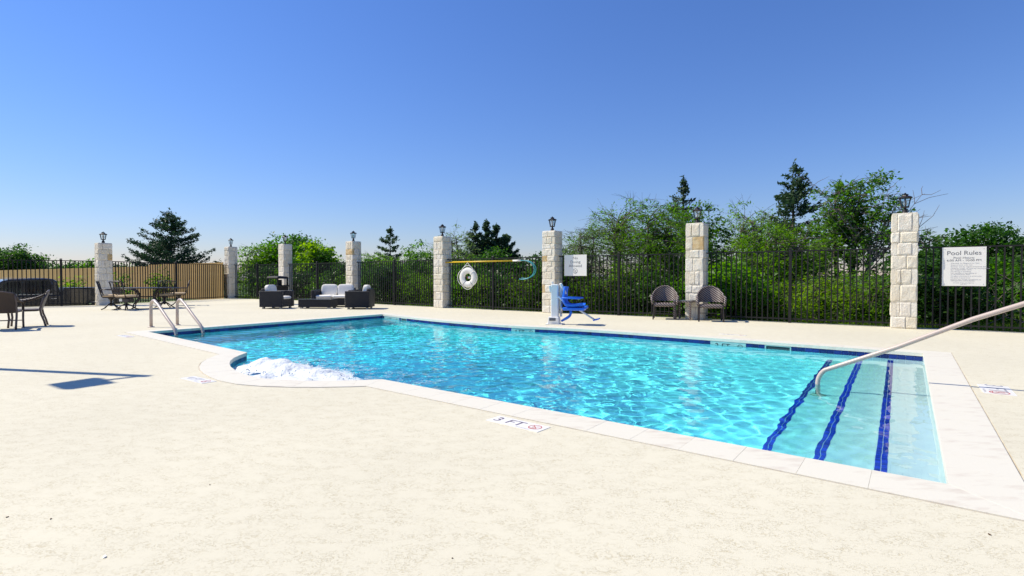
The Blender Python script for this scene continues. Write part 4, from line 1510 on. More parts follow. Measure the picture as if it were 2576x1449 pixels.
# two wicker chairs cut by the left edge
def sling_chair(label, group):
    """faces -y; tall swept arms that run up into the back corners"""
    t = thing('wicker_armchair', label, 'chair', group=group)
    MB().grid(lambda a_, b_: Vector(((a_ - 0.5) * 0.54, 0.24 + 0.14 * b_ + 0.03 * math.sin(math.pi * a_), 0.40 + 0.43 * b_ + 0.05 * math.sin(math.pi * a_) * b_)), 10, 6).grid(lambda a_, b_: Vector(((a_ - 0.5) * 0.54, 0.27 + 0.14 * b_ + 0.03 * math.sin(math.pi * a_), 0.40 + 0.43 * b_ + 0.05 * math.sin(math.pi * a_) * b_)), 10, 6, True).build('backrest', M_WICKER2, t, smooth=True)
    MB().cushion((0, -0.01, 0.405), (0.56, 0.54, 0.06), p=8).build('seat', M_WICKER2, t, smooth=True)
    MB().tube([(-0.27 + 0.054 * i, 0.395 + 0.03 * math.sin(math.pi * i / 10), 0.835 + 0.05 * math.sin(math.pi * i / 10)) for i in range(11)], 0.018, 8).build('top_rail', M_WFRAME2, t, smooth=True)
    for s_ in (-1, 1):
        x = 0.285 * s_
        MB().tube([(x, 0.41, 0.83), (x, 0.30, 0.755), (x, 0.16, 0.685), (x, 0.0, 0.645), (x, -0.16, 0.625), (x, -0.25, 0.60), (x, -0.285, 0.53), (x, -0.29, 0.42)],
                  [0.012, 0.026, 0.034, 0.034, 0.032, 0.03, 0.026, 0.024], 8).build('arm', M_WICKER2, t, smooth=True)
        MB().tube([(x, 0.40, 0.82), (x, 0.33, 0.66), (x, 0.27, 0.44), (x, 0.29, 0.30), (x, 0.34, 0.14), (x, 0.37, 0.0)], 0.021, 8).build('leg', M_WFRAME2, t, smooth=True)
        MB().tube([(x, -0.29, 0.44), (x, -0.27, 0.22), (x, -0.29, 0.0)], 0.021, 8).build('leg', M_WFRAME2, t, smooth=True)
    MB().bar((-0.28, 0.31, 0.22), (0.28, 0.31, 0.22), 0.02).bar((-0.28, -0.28, 0.18), (0.28, -0.28, 0.18), 0.02).build('stretcher', M_WFRAME2, t)
    return t
sc0 = sling_chair('brown wicker armchair facing left, with its back leg splayed', 'brown wicker chairs at the left edge')
f0 = G(121, 819)
rz = R(-52)
sc0.location = f0 - Matrix.Rotation(rz, 3, 'Z') @ Vector((0.0, 0.37, 0))
sc0.rotation_euler.z = rz
sc0.scale = (0.94, 0.94, 0.92)
f1 = G(42, 830)
rz = R(212)
place(sc0, f1 - Matrix.Rotation(rz, 3, 'Z') @ Vector((-0.285, 0.37, 0)), rz, 'brown wicker armchair cut off by the left edge, seen from behind')

# ------------------------------------------------------------------ black rattan sofa set
def rattan_seat(name, label, cat, W, seats, group):
    """faces -y, width W"""
    t = thing(name, label, cat, group=group)
    D = 0.84
    MB().box((0, 0, 0.19), (W - 0.28, D - 0.02, 0.26)).build('base', M_RATTAN, t, bevel=0.012)
    for s_ in (-1, 1):
        MB().box((s_ * (W / 2 - 0.07), 0, 0.345), (0.14, D, 0.57)).build('arm', M_RATTAN, t, bevel=0.014)
    MB().box((0, D / 2 - 0.06, 0.385), (W - 0.282, 0.12, 0.65)).build('backrest', M_RATTAN, t, bevel=0.014)
    n = seats
    cw = (W - 0.29) / n
    for i in range(n):
        x = -W / 2 + 0.145 + cw * (i + 0.5)
        MB().cushion((x, -0.07, 0.38), (cw - 0.01, 0.70, 0.13), p=8).build('seat_cushion', M_CUSHION, t, smooth=True)
        MB().cushion((x, 0.225, 0.615), (cw - 0.012, 0.17, 0.46), p=7, rx=R(-8)).build('back_cushion', M_CUSHION, t, smooth=True)
    for sx_ in (-1, 1):
        for sy_ in (-1, 1):
            MB().box((sx_ * (W / 2 - 0.12), sy_ * (D / 2 - 0.10), 0.03), (0.10, 0.06, 0.06)).build('foot', M_FOOT, t)
    return t
def ground_depth(px, Y):
    p = AT(px, 697, Y)
    return Vector((p.x, p.y, 0))
ac1 = rattan_seat('rattan_armchair', 'black rattan armchair with white cushions in front of the litter bin', 'armchair', 0.86, 1, 'black rattan armchairs')
k1 = G(708.7, 777.3)
r1 = R(84)
ac1.location = k1 - Matrix.Rotation(r1, 3, 'Z') @ Vector((-0.43, -0.42, 0))
ac1.rotation_euler.z = r1
k2 = G(928.8, 778.2)
r2 = R(-88)
place(ac1, k2 - Matrix.Rotation(r2, 3, 'Z') @ Vector((0.43, 0.42, 0)), r2, 'black rattan armchair at the right end of the sofa set, seen side-on')
ls = rattan_seat('loveseat', 'black rattan loveseat with two white back cushions', 'sofa', 1.56, 2, None)
k3 = ground_depth(781.5, 19.6)
r3 = R(-3)
ls.location = k3 - Matrix.Rotation(r3, 3, 'Z') @ Vector((-0.78, -0.42, 0))
ls.rotation_euler.z = r3
t = thing('coffee_table', 'low black rattan coffee table with a glass top before the loveseat', 'coffee table')
k4 = G(832, 776.8)
r4 = R(-4)
t.location = k4 - Matrix.Rotation(r4, 3, 'Z') @ Vector((0.60, -0.32, 0))
t.rotation_euler.z = r4
MB().box((0, 0, 0.185), (1.19, 0.63, 0.27)).build('base', M_RATTAN, t, bevel=0.012)
MB().box((0, 0, 0.331), (1.21, 0.65, 0.016)).build('glass_top', M_GLASSTOP, t, bevel=0.003)
for sx_ in (-1, 1):
    for sy_ in (-1, 1):
        MB().box((sx_ * 0.5, sy_ * 0.24, 0.026), (0.10, 0.06, 0.052)).build('foot', M_FOOT, t)
ka = G(905, 777) + Vector((0.02, 0.42, 0.632))
t = thing('black_tray', 'flat black tray with a short post on the right rattan armchair', 'tray', ka, 0.1)
MB().box((-0.12, 0, 0.012), (0.40, 0.24, 0.022)).build('tray', M_IRON, t, bevel=0.004)
MB().box((-0.04, 0, 0.075), (0.05, 0.05, 0.105)).build('post', M_IRON, t, bevel=0.006)

# litter bin with a hood on four uprights
t = thing('litter_bin', 'black litter bin with an open-sided domed hood beside the stone pillar', 'litter bin', ground_depth(698, 21.6), R(-20))
MB().box((0, 0, 0.36), (0.56, 0.56, 0.72), top=1.06).build('body', M_IRON, t, bevel=0.02)
MB().box((0, 0, 0.755), (0.64, 0.64, 0.07)).build('rim', M_IRON, t, bevel=0.02)
for sx_ in (-1, 1):
    for sy_ in (-1, 1):
        MB().box((sx_ * 0.265, sy_ * 0.265, 0.92), (0.05, 0.05, 0.30)).build('upright', M_IRON, t, bevel=0.008)
MB().lathe([(0.42, 1.05), (0.43, 1.09), (0.38, 1.14), (0.20, 1.165), (0.02, 1.17)], sq=4).build('hood', M_IRON, t, bevel=0.02)
MB().box((0.06, 0.05, 0.90), (0.16, 0.10, 0.22)).build('liner', M_IRON, t, bevel=0.01)

# ------------------------------------------------------------------ dining table and cast chairs on the left
tp = (G(348.4, 779.3) + G(392, 772.8)) / 2
tabc = Vector((tp.x - 0.05, tp.y + 0.05, 0))
TR = R(28)
t = thing('dining_table', 'long dark oval outdoor dining table among the cushioned chairs', 'table', tabc, TR)
mb = MB()
mb.lathe([(0.97, 0.715), (1.0, 0.722), (1.0, 0.742), (0.985, 0.748), (0.02, 0.750)], n=40)
mb.v = [(x, y * 0.56, z) for x, y, z in mb.v]
mb.build('table_top', M_TABLE, t, smooth=False)
for sx_ in (-1, 1):
    for sy_ in (-1, 1):
        MB().tube([(sx_ * 0.42, sy_ * 0.22, 0.715), (sx_ * 0.30, sy_ * 0.18, 0.62), (sx_ * 0.22, sy_ * 0.15, 0.48), (sx_ * 0.24, sy_ * 0.16, 0.34), (sx_ * 0.36, sy_ * 0.22, 0.16), (sx_ * 0.38, sy_ * 0.25, 0.03), (sx_ * 0.42, sy_ * 0.28, 0.0)], [0.03, 0.032, 0.03, 0.026, 0.022, 0.022, 0.03], 8).build('leg', M_CAST, t, smooth=True)
MB().bar((-0.24, 0, 0.42), (0.24, 0, 0.42), 0.07, 0.04).bar((-0.23, -0.16, 0.42), (-0.23, 0.16, 0.42), 0.05, 0.035).bar((0.23, -0.16, 0.42), (0.23, 0.16, 0.42), 0.05, 0.035).build('stretcher', M_CAST, t, bevel=0.006)

def cast_chair(label, group):
    """swivel dining chair, faces -y"""
    t = thing('swivel_chair', label, 'chair', group=group)
    MB().cushion((0, -0.02, 0.475), (0.53, 0.52, 0.085), p=7).build('seat_cushion', M_BEIGE, t, smooth=True)
    MB().box((0, -0.02, 0.42), (0.50, 0.48, 0.03)).build('seat_frame', M_CAST, t, bevel=0.006)
    def bk(x, s):   # back plane: s 0 bottom..1 top, leaning
        return Vector((x, 0.22 + 0.14 * s + 0.02 * math.cos(x * 5), 0.44 + 0.52 * s))
    for s_ in (-1, 1):
        MB().tube([bk(s_ * 0.245, 0.0), bk(s_ * 0.25, 0.5), bk(s_ * 0.275, 1.03)], 0.017, 8).build('back_post', M_CAST, t, smooth=True)
        MB().tube([bk(s_ * 0.26, 0.48), Vector((s_ * 0.30, 0.10, 0.69)), Vector((s_ * 0.31, -0.10, 0.675)), Vector((s_ * 0.30, -0.20, 0.64)), Vector((s_ * 0.27, -0.17, 0.55)), Vector((s_ * 0.245, -0.16, 0.43))], 0.016, 8).build('arm', M_CAST, t, smooth=True)
    MB().tube([bk(-0.285, 1.0), bk(-0.14, 1.03), bk(0, 1.04), bk(0.14, 1.03), bk(0.285, 1.0)], 0.024, 8, flat=0.7).build('top_rail', M_CAST, t, smooth=True)
    MB().tube([bk(-0.25, 0.28), bk(0, 0.26), bk(0.25, 0.28)], 0.014, 8).build('lower_rail', M_CAST, t, smooth=True)
    mb = MB()   # cast lattice: interlaced ovals and scrolls
    for cx in (-0.16, -0.055, 0.055, 0.16):
        pts = [bk(cx + 0.085 * math.cos(a_), 0.64 + 0.33 * math.sin(a_)) for a_ in [2 * math.pi * i / 16 for i in range(16)]]
        mb.tube(pts, 0.0085, 6, True)
    for cx in (-0.11, 0.0, 0.11):
        mb.tube([bk(cx + 0.035 * math.cos(a_), 0.40 + 0.10 * math.sin(a_)) for a_ in [2 * math.pi * i / 10 for i in range(10)]], 0.009, 6, True)
        mb.tube([bk(cx, 0.46), bk(cx, 0.98)], 0.006, 5)
    mb.build('lattice', M_CAST, t, smooth=True)
    MB().lathe([(0.10, 0.405), (0.09, 0.37), (0.045, 0.33), (0.035, 0.22), (0.05, 0.18), (0.03, 0.12)], n=12).build('pedestal', M_CAST, t, smooth=True)
    for k in range(4):
        a_ = R(45 + 90 * k)
        c, s_ = math.cos(a_), math.sin(a_)
        MB().tube([(0.03 * c, 0.03 * s_, 0.20), (0.14 * c, 0.14 * s_, 0.15), (0.26 * c, 0.26 * s_, 0.05), (0.35 * c, 0.35 * s_, 0.015)], [0.026, 0.02, 0.018, 0.02], 8).build('foot', M_CAST, t, smooth=True)
    return t
cc0 = cast_chair('bronze swivel chair with beige cushion at the left end of the dining table', 'cast swivel chairs round the dining table')
cpos = [((280, 778.3), R(122)), ((318, 779.8), R(166)), ((414, 773.8), R(228)), ((450, 768.3), R(-58))]
clab = ['bronze swivel chair with beige cushion at the left end of the dining table', 'bronze swivel chair on the near side with a white tag under its seat',
        'bronze swivel chair on the near right side of the dining table, behind the ladder', 'bronze swivel chair at the right end of the dining table']
for i, ((px, py), rz) in enumerate(cpos):
    loc = G(px, py)
    if i == 0:
        cc0.location = loc
        cc0.rotation_euler.z = rz
    else:
        o = place(cc0, loc, rz, clab[i])
        if i == 1:
            MB().box((0.05, 0.16, 0.345), (0.13, 0.005, 0.09)).build('tag', M_SIGN, o)
            MB().box((-0.12, 0.05, 0.33), (0.30, 0.22, 0.12)).build('swivel_box', M_CAST, o, bevel=0.01)

# ------------------------------------------------------------------ lamp post (its shadow falls on the deck at the left)
tip = G(367, 946.2)
HP = 5.0
sh = Vector((SUNV.x, SUNV.y, 0)) / SUNV.z
base = tip + sh * HP
t = thing('lamp_post', 'tall lamp post with a flat square head casting the long deck shadow', 'lamp post', base, 0)
MB().tube([(0, 0, 0), (0, 0, HP)], 0.062, 12).build('pole', M_LANTERN, t, smooth=True)
MB().box((0, 0, 0.06), (0.3, 0.3, 0.12)).build('base', M_CONC, t, bevel=0.02)
hc = [G(138.8, 968.3), G(257.5, 950.8), G(295, 963.3), G(175, 980.8)]
hc = [p - tip for p in hc]
m12 = (hc[1] + hc[2]) / 2
MB().bar((0, 0, HP - 0.06), (m12.x, m12.y, HP - 0.06), 0.045, 0.05).build('arm', M_LANTERN, t)
MB().prism([(p.x, p.y) for p in hc], HP - 0.13, HP).build('lamp_head', M_LANTERN, t, bevel=0.01)

# ------------------------------------------------------------------ pickup truck behind the left fence
t = thing('pickup_truck', 'dark pickup truck parked behind the iron fence at the left', 'pickup truck', W2(-28.15, 6.25, -0.76), R(90) - A)
# local x: towards the rear, origin at the cab/bed joint, y: -0.95 is the near side
WD = 0.95
def side_prism(poly, y0, y1, mat, name, bev=0.0, parent=t):
    mb = MB()
    n = len(poly)
    vs = [(x, y0, z) for x, z in poly] + [(x, y1, z) for x, z in poly]
    fs = [tuple(range(n)), tuple(reversed(range(n, 2 * n)))] + [(i, n + i, n + (i + 1) % n, (i + 1) % n) for i in range(n)]
    mb.add(vs, fs)
    return mb.build(name, mat, parent, bevel=bev)
def arch(cx, r, z0, n=10, rev=False):
    pts = [(cx + r * math.cos(R(180 - 180 * i / n)), z0 + r * math.sin(R(180 - 180 * i / n))) for i in range(n + 1)]
    return pts
body = [(-3.95, 0.45)] + arch(-3.05, 0.46, 0.42) + [(-2.5, 0.38), (0.4, 0.38)] + arch(1.10, 0.46, 0.42) + [(1.95, 0.45), (1.97, 1.38), (0.04, 1.42), (0.02, 1.16), (-2.2, 1.14), (-3.8, 1.02), (-3.98, 0.8)]
side_prism(body, -WD, WD, M_CAR, 'body', 0.03)
cab = [(-0.02, 1.12), (-2.35, 1.12), (-1.75, 1.74), (-1.5, 1.80), (-0.45, 1.83), (-0.25, 1.80), (-0.12, 1.70)]
side_prism(list(reversed(cab)), -WD + 0.06, WD - 0.06, M_CAR, 'cab', 0.05)
MB().box((-0.98, 0, 1.835), (1.0, 1.5, 0.016)).build('roof_highlight', M_CHROME, t, bevel=0.004)  # bright sheet added to stand for the highlight on the cab roof
win_f = [(-1.98, 1.22), (-1.62, 1.68), (-1.22, 1.72), (-1.22, 1.22)]
win_r = [(-1.10, 1.22), (-1.10, 1.72), (-0.42, 1.73), (-0.32, 1.66), (-0.30, 1.22)]
for wv in (win_f, win_r):
    side_prism(wv, -WD + 0.052, -WD + 0.075, M_CARGLASS, 'side_window')
MB().bar((-2.2, -WD + 0.045, 1.19), (-0.28, -WD + 0.045, 1.20), 0.012, 0.02).build('window_trim', M_CHROME, t)
side_prism([(-1.16, 0.52), (-1.16, 1.16), (-1.15, 1.16), (-1.15, 0.52)], -WD - 0.002, -WD + 0.01, M_BLACK, 'door_seam')
for x in (-1.35, -0.25):
    MB().box((x, -WD - 0.015, 1.02), (0.20, 0.035, 0.035)).build('door_handle', M_CHROME, t, bevel=0.006)
MB().box((-2.05, -WD - 0.10, 1.24), (0.14, 0.20, 0.16)).build('side_mirror', M_CAR, t, bevel=0.03)
MB().box((1.0, 0, 1.425), (1.9, 2 * WD + 0.02, 0.03)).build('bed_rail', M_BLACK, t, bevel=0.008)
for x in (-3.05, 1.10):
    mbw = MB()
    mbw.lathe([(0.24, -0.11), (0.36, -0.11), (0.385, -0.06), (0.385, 0.06), (0.36, 0.11), (0.24, 0.11)], n=24)
    for s_ in (-1, 1):
        o = mbw.build('wheel', M_TYRE, t, smooth=False, loc=(x, s_ * (WD - 0.12), 0.385))
        o.rotation_euler.x = R(90)
        MB().lathe([(0.235, -0.09), (0.22, -0.1), (0.08, -0.07), (0.02, -0.1)] if s_ > 0 else [(0.235, 0.09), (0.22, 0.1), (0.08, 0.07), (0.02, 0.1)], n=20).build('rim', M_CHROME, o)
MB().box((1.99, 0, 0.62), (0.12, 1.8, 0.16)).build('bumper', M_CHROME, t, bevel=0.02)
MB().box((-3.98, 0, 0.58), (0.14, 1.86, 0.22)).build('bumper', M_CHROME, t, bevel=0.03)

# ------------------------------------------------------------------ wooden plank fence beyond the parking lot
wa, wb = AT(562, 697, 27.2), AT(-10, 697, 52.0)
wa, wb = Vector((wa.x, wa.y, 0)), Vector((wb.x, wb.y, 0))
t = thing('wooden_fence', 'tan wooden plank fence receding behind the iron fence', 'fence', wa, ang(wa, wb))
L = (wb - wa).length
PW = 0.155
n = int(L / PW)
rng = random.Random(2)
pm = MB().prism([(-PW / 2 + 0.002, -0.012), (PW / 2 - 0.002, -0.012), (PW / 2 - 0.002, 0.012), (-PW / 2 + 0.002, 0.012)], 0, 2.0).mesh('plank', M_WOOD)
extra = MB()
for i in range(n):
    s = (i + 0.5) * PW
    step = 0.10 if s < 9.0 else 0.0
    z = -0.22 - 0.006 * s * 0 + step + rng.uniform(-0.012, 0.012)
    if i < 300:
        link('plank', pm, t, (s, rng.uniform(-0.004, 0.004), z))
    else:
        extra.box((s, 0, z + 1.0), (PW - 0.004, 0.024, 2.0))
if extra.v:
    extra.build('far_planks', M_WOOD, t)['kind'] = 'stuff'
for z in (0.15, 0.9, 1.5):
    MB().box((L / 2, -0.05, z), (L, 0.04, 0.09)).build('cross_rail', M_WOOD, t)

# ------------------------------------------------------------------ vegetation
def tubes_np(paths, sides=5):
    V, Q, off = [], [], 0
    angs = np.arange(sides) * 2 * math.pi / sides
    for pts, rad in paths:
        pts = np.asarray(pts, float)
        rad = np.asarray(rad, float)
        m = len(pts)
        T = np.gradient(pts, axis=0)
        T /= np.linalg.norm(T, axis=1, keepdims=True) + 1e-9
        ref = np.array([0.31, 0.87, 0.1]) if abs(T[0, 2]) > 0.5 else np.array([0.0, 0.0, 1.0])
        X = np.cross(T, ref)
        X /= np.linalg.norm(X, axis=1, keepdims=True) + 1e-9
        Y = np.cross(T, X)
        ring = pts[:, None] + rad[:, None, None] * (X[:, None] * np.cos(angs)[None, :, None] + Y[:, None] * np.sin(angs)[None, :, None])
        V.append(ring.reshape(-1, 3))
        for i in range(m - 1):
            for k in range(sides):
                l = (k + 1) % sides
                Q.append((off + i * sides + k, off + i * sides + l, off + (i + 1) * sides + l, off + (i + 1) * sides + k))
        off += m * sides
    return np.concatenate(V), np.array(Q)

def leaves_np(C, size, asp, rg, up=0.6, along=None, sj=0.35):
    n = len(C)
    N_ = rg.normal(size=(n, 3))
    N_[:, 2] = np.abs(N_[:, 2]) + up
    N_ /= np.linalg.norm(N_, axis=1, keepdims=True)
    a_ = rg.normal(size=(n, 3)) if along is None else along + 0.5 * rg.normal(size=(n, 3))
    Tn = a_ - N_ * (a_ * N_).sum(1, keepdims=True)
    Tn /= np.linalg.norm(Tn, axis=1, keepdims=True) + 1e-9
    B = np.cross(N_, Tn)
    s = size * (1 + sj * rg.normal(size=(n, 1))).clip(0.4, 2)
    bend = N_ * s * 0.18
    V = np.stack([C - Tn * s, C + B * s * asp + bend, C + Tn * s, C - B * s * asp + bend], 1).reshape(-1, 3)
    return V, np.arange(4 * n).reshape(n, 4)

def bez(p0, p1, p2, n):
    t_ = np.linspace(0, 1, n)[:, None]
    return (1 - t_) ** 2 * p0 + 2 * t_ * (1 - t_) * p1 + t_ ** 2 * p2

def broadleaf(seed, h, r, zb, ncl, nl, clr, leaf, asp, stems=2, flat=0.6, shell=0.45, wisp=0.0, lean=(0, 0), gaps=0.0, top=None):
    """crown of leaf clumps on branches; wisp > 0 stretches clumps into feathery sprays"""
    rg = np.random.default_rng(seed)
    paths = []
    C, D = [], []
    cz, hz = (zb + h) / 2, (h - zb) / 2
    lob = rg.normal(size=(7, 3))
    lob /= np.linalg.norm(lob, axis=1, keepdims=True)
    sts = []
    for k in range(stems):
        a_ = rg.uniform(0, 6.283)
        p0 = np.array([0.12 * r * math.cos(a_) * (stems > 1), 0.12 * r * math.sin(a_) * (stems > 1), -0.15])
        e = np.array([lean[0] * r + 0.35 * r * math.cos(a_) * (stems > 1), lean[1] * r + 0.35 * r * math.sin(a_) * (stems > 1), zb + (h - zb) * rg.uniform(0.55, 0.8)])
        md = (p0 + e) / 2 + rg.normal(size=3) * 0.10 * r * np.array([1, 1, 0.3])
        P = bez(p0, md, e, 9)
        rb = 0.016 * h + 0.012
        paths.append((P, np.linspace(rb * 1.25, rb * 0.35, 9)))
        sts.append(P)
    for i in range(ncl):
        d = rg.normal(size=3)
        d /= np.linalg.norm(d)
        rr_ = rg.uniform(0, 1) ** shell
        lobe = 1 + 0.30 * max(0, (lob @ d).max() - 0.6) / 0.4 - 0.14 - (gaps * rg.uniform() ** 2)
        c = np.array([lean[0] * r + d[0] * r * rr_ * lobe, lean[1] * r + d[1] * r * rr_ * lobe, cz + d[2] * hz * rr_ * lobe])
        if c[2] < 0.08:
            c[2] = rg.uniform(0.05, 0.3)
        P = sts[rg.integers(len(sts))]
        hmax = c[2] - 0.25 * np.hypot(c[0] - lean[0] * r, c[1] - lean[1] * r)
        j = int(np.clip(np.searchsorted(P[:, 2], hmax), 1, 8))
        s0 = P[j]
        md = (s0 + c) / 2 + rg.normal(size=3) * 0.12 * np.linalg.norm(c - s0) + np.array([0, 0, 0.12 * np.linalg.norm(c - s0)])
        L = np.linalg.norm(c - s0)
        if i % 3 == 0 or wisp:
            paths.append((bez(s0, md, c, 6), np.linspace(0.006 + 0.010 * L, 0.004, 6)))
        dirn = c - md
        dirn /= np.linalg.norm(dirn) + 1e-9
        m = max(4, int(nl * rg.uniform(0.55, 1.35)))
        q = rg.normal(size=(m, 3)) * clr * np.array([1, 1, flat])
        if wisp:
            s_ = rg.uniform(-1.0, 1.6, size=(m, 1)) * clr * (1 + wisp)
            sprays = rg.integers(0, 4, size=m)
            sd = dirn[None] + rg.normal(size=(4, 3)) * 0.55
            sd /= np.linalg.norm(sd, axis=1, keepdims=True)
            q = q * 0.34 + sd[sprays] * s_ - np.array([0, 0, 1]) * (s_ ** 2) * 0.25 / clr
            D.append(sd[sprays])
            for s2 in sd[:3]:
                paths.append((np.stack([c, c + s2 * clr * (0.8 + wisp * 0.4), c + s2 * clr * (1.5 + wisp) - np.array([0, 0, 0.3 * clr])]), np.array([0.005, 0.004, 0.002])))
        else:
            D.append(rg.normal(size=(m, 3)))
        C.append(c + q)
    C, D = np.concatenate(C), np.concatenate(D)
    C[:, 2] = np.maximum(C[:, 2], 0.03)
    return tubes_np(paths), leaves_np(C, leaf, asp, rg, 0.5, D)

def conifer(seed, h, r, zb, nb, leaf, asp=0.4, power=0.8, sparse=1.0, lift=0.18):
    rg = np.random.default_rng(seed)
    paths = [(np.stack([np.linspace(0, 0.04 * r, 9) * math.sin(seed), np.linspace(0, 0.04 * r, 9), np.linspace(-0.1, h, 9)], 1), np.linspace(0.02 * h + 0.02, 0.006, 9))]
    C, D = [], []
    nw = max(6, int((h - zb) / (0.10 + 0.22 * r)))
    for i in range(nb):
        t_ = ((int(nw * rg.uniform(0, 1) ** 1.25) + 0.5 + rg.uniform(-0.45, 0.45)) / nw)
        z = zb + (h - zb) * t_ * 0.97
        a_ = i * 2.39996 + rg.uniform(-0.4, 0.4)
        L = r * (1 - t_) ** power * rg.uniform(0.5, 1.28) + 0.05 * r
        d = np.array([math.cos(a_), math.sin(a_), 0])
        p0 = np.array([0, 0, z])
        p2 = p0 + d * L + np.array([0, 0, lift * L + 0.05])
        p1 = p0 + d * L * 0.5 + np.array([0, 0, -0.05 * L])
        P = bez(p0, p1, p2, 7)
        paths.append((P, np.linspace(0.008 + 0.01 * L, 0.004, 7)))
        m = int((26 + 62 * L) * sparse)
        s_ = rg.uniform(0.15, 1.0, size=m) ** 0.75
        base = (1 - s_[:, None]) ** 2 * p0 + 2 * s_[:, None] * (1 - s_[:, None]) * p1 + s_[:, None] ** 2 * p2
        side = np.cross(d, [0, 0, 1.0])
        wv = (0.17 * L * (1.15 - s_) + 0.04)[:, None]
        C.append(base + side * rg.normal(size=(m, 1)) * wv + rg.normal(size=(m, 3)) * np.array([0.05, 0.05, 0.06]) * (0.6 + 0.25 * r) + np.array([0, 0, 0.05]))
        D.append(np.repeat((d + np.array([0, 0, 0.45]))[None], m, 0) + side * rg.normal(size=(m, 1)) * 0.6)
    # leader
    m = int(60 * sparse)
    zz = rg.uniform(0.72, 1.04, size=m)
    C.append(np.stack([rg.normal(size=m) * 0.07 * r * (1.1 - zz) * 4, rg.normal(size=m) * 0.07 * r * (1.1 - zz) * 4, zz * h], 1))
    D.append(np.repeat([[0, 0, 1.0]], m, 0))
    return tubes_np(paths), leaves_np(np.concatenate(C), leaf, asp, rg, 0.1, np.concatenate(D))

def plant(name, label, cat, loc, data, leafmat, barkmat=None, group=None, rz=0.0):
    (tv, tq), (lv, lq) = data
    t = thing(name, label, cat, loc, rz, group)
    link('trunk' if name.endswith('tree') else 'stem', np_mesh('trunk', tv, tq, barkmat or M_BARK, True), t)
    link('crown' if name.endswith('tree') else 'foliage', np_mesh('crown', lv, lq, leafmat), t)
    return t

def spot(px, Y):
    p = AT(px, 697, Y)
    u, v = UV(p)
    return Vector((p.x, p.y, terrain_z(u, v)))
def hgt(px, py, Y):
    return AT(px, py, Y).z + 0.07

TG = 'trees beyond the pool fence'
# far left
plant('oak_tree', 'dark round oak tree at the far left edge beyond the wooden fence', 'tree', spot(20, 60), broadleaf(1, hgt(0, 610, 60), 3.3, 0.9, 190, 85, 0.42, 0.13, 0.6, 1), M_DARKLEAF)
plant('cedar_tree', 'largest dark cedar tree, standing behind the wooden fence', 'tree', spot(428, 44), conifer(2, hgt(0, 524, 44), 3.9, 0.9, 135, 0.09, 0.42, 0.80, 1.0, 0.26), M_CEDAR)
for i, (px, Y, py, r, lab, mt) in enumerate([(120, 85, 662, 2.6, 'small far tree right of the round oak', M_DARKLEAF), (176, 80, 652, 2.2, 'small far tree with a thin top above the truck', M_OAK),
                                             (236, 62, 648, 1.5, 'small far tree touching the left side of the truck-side pillar', M_BUSH), (300, 70, 659, 2.4, 'small far tree left of the large cedar', M_OAK),
                                             (556, 60, 668, 1.6, 'small far dark tree right of the large cedar', M_DARKLEAF)]):
    plant('distant_tree', lab, 'tree', spot(px, Y), broadleaf(20 + i, hgt(0, py, Y), r, 0.3, 60, 60, 0.42, 0.14, 0.6, 1), mt, group=TG)
for i, (px, Y, py, lab) in enumerate([(182, 25.0, 683, 'leafy yellow-green sapling behind the truck bed'), (302, 25.5, 672, 'thin sapling right of the truck-side pillar'), (408, 27.5, 664, 'leafy yellow-green sapling behind the dining table')]):
    plant('young_tree', lab, 'tree', spot(px, Y), broadleaf(30 + i, hgt(0, py, Y) + 0.5, 0.55 if i != 1 else 0.42, 0.45, 34 if i != 1 else 20, 26, 0.16, 0.055, 0.55, 3, 0.9), M_BRIGHT if i != 1 else M_BUSH, group='saplings in front of the wooden fence')
# centre left
plant('round_tree', 'broad rounded green tree behind the litter bin pillar', 'tree', spot(735, 33), broadleaf(3, hgt(0, 583, 33), 2.35, 0.3, 230, 75, 0.30, 0.085, 0.55, 3, 0.6, 0.4), M_BUSH)
plant('round_tree', 'wispy pale green tree at the left of the broad rounded tree', 'tree', spot(640, 31), broadleaf(4, hgt(0, 606, 31), 1.25, 0.3, 90, 60, 0.2, 0.06, 0.35, 3, 0.6, 0.5, 1.0), M_MESQ)
plant('round_tree', 'bright broad-leaved tree left of the loveseat pillar', 'tree', spot(805, 29.5), broadleaf(5, hgt(0, 612, 29.5), 1.05, 0.3, 90, 60, 0.2, 0.085, 0.6, 2, 0.6, 0.4), M_BRIGHT)
plant('cedar_tree', 'small dark cedar between the loveseat pillar and the pole-end pillar', 'tree', spot(982, 38), conifer(6, hgt(0, 576, 38), 1.45, 1.2, 42, 0.085, 0.42, 0.75, 1.1, 0.2), M_CEDAR)
plant('mesquite_tree', 'spreading yellow-green tree below the small cedar', 'tree', spot(965, 31), broadleaf(7, hgt(0, 622, 31), 1.75, 0.2, 120, 70, 0.22, 0.055, 0.3, 3, 0.6, 0.45, 1.0), M_MESQ)
plant('bush_tree', 'dark bushy tree left of the pole-end pillar', 'tree', spot(1058, 30), broadleaf(8, hgt(0, 612, 30), 1.05, 0.2, 80, 60, 0.2, 0.075, 0.5, 2), M_OAK)
plant('mesquite_tree', 'sparse grey-green tree right of the pole-end pillar', 'tree', spot(1145, 25), broadleaf(9, hgt(0, 572, 25), 1.15, 0.9, 95, 42, 0.18, 0.05, 0.3, 3, 0.6, 0.5, 1.4), M_MESQG)
plant('mesquite_tree', 'low yellow-green tree left of the dark cedar group', 'tree', spot(1168, 23.5), broadleaf(10, hgt(0, 622, 23.5), 0.95, 0.1, 70, 60, 0.17, 0.045, 0.3, 3, 0.6, 0.5, 1.0), M_MESQ)
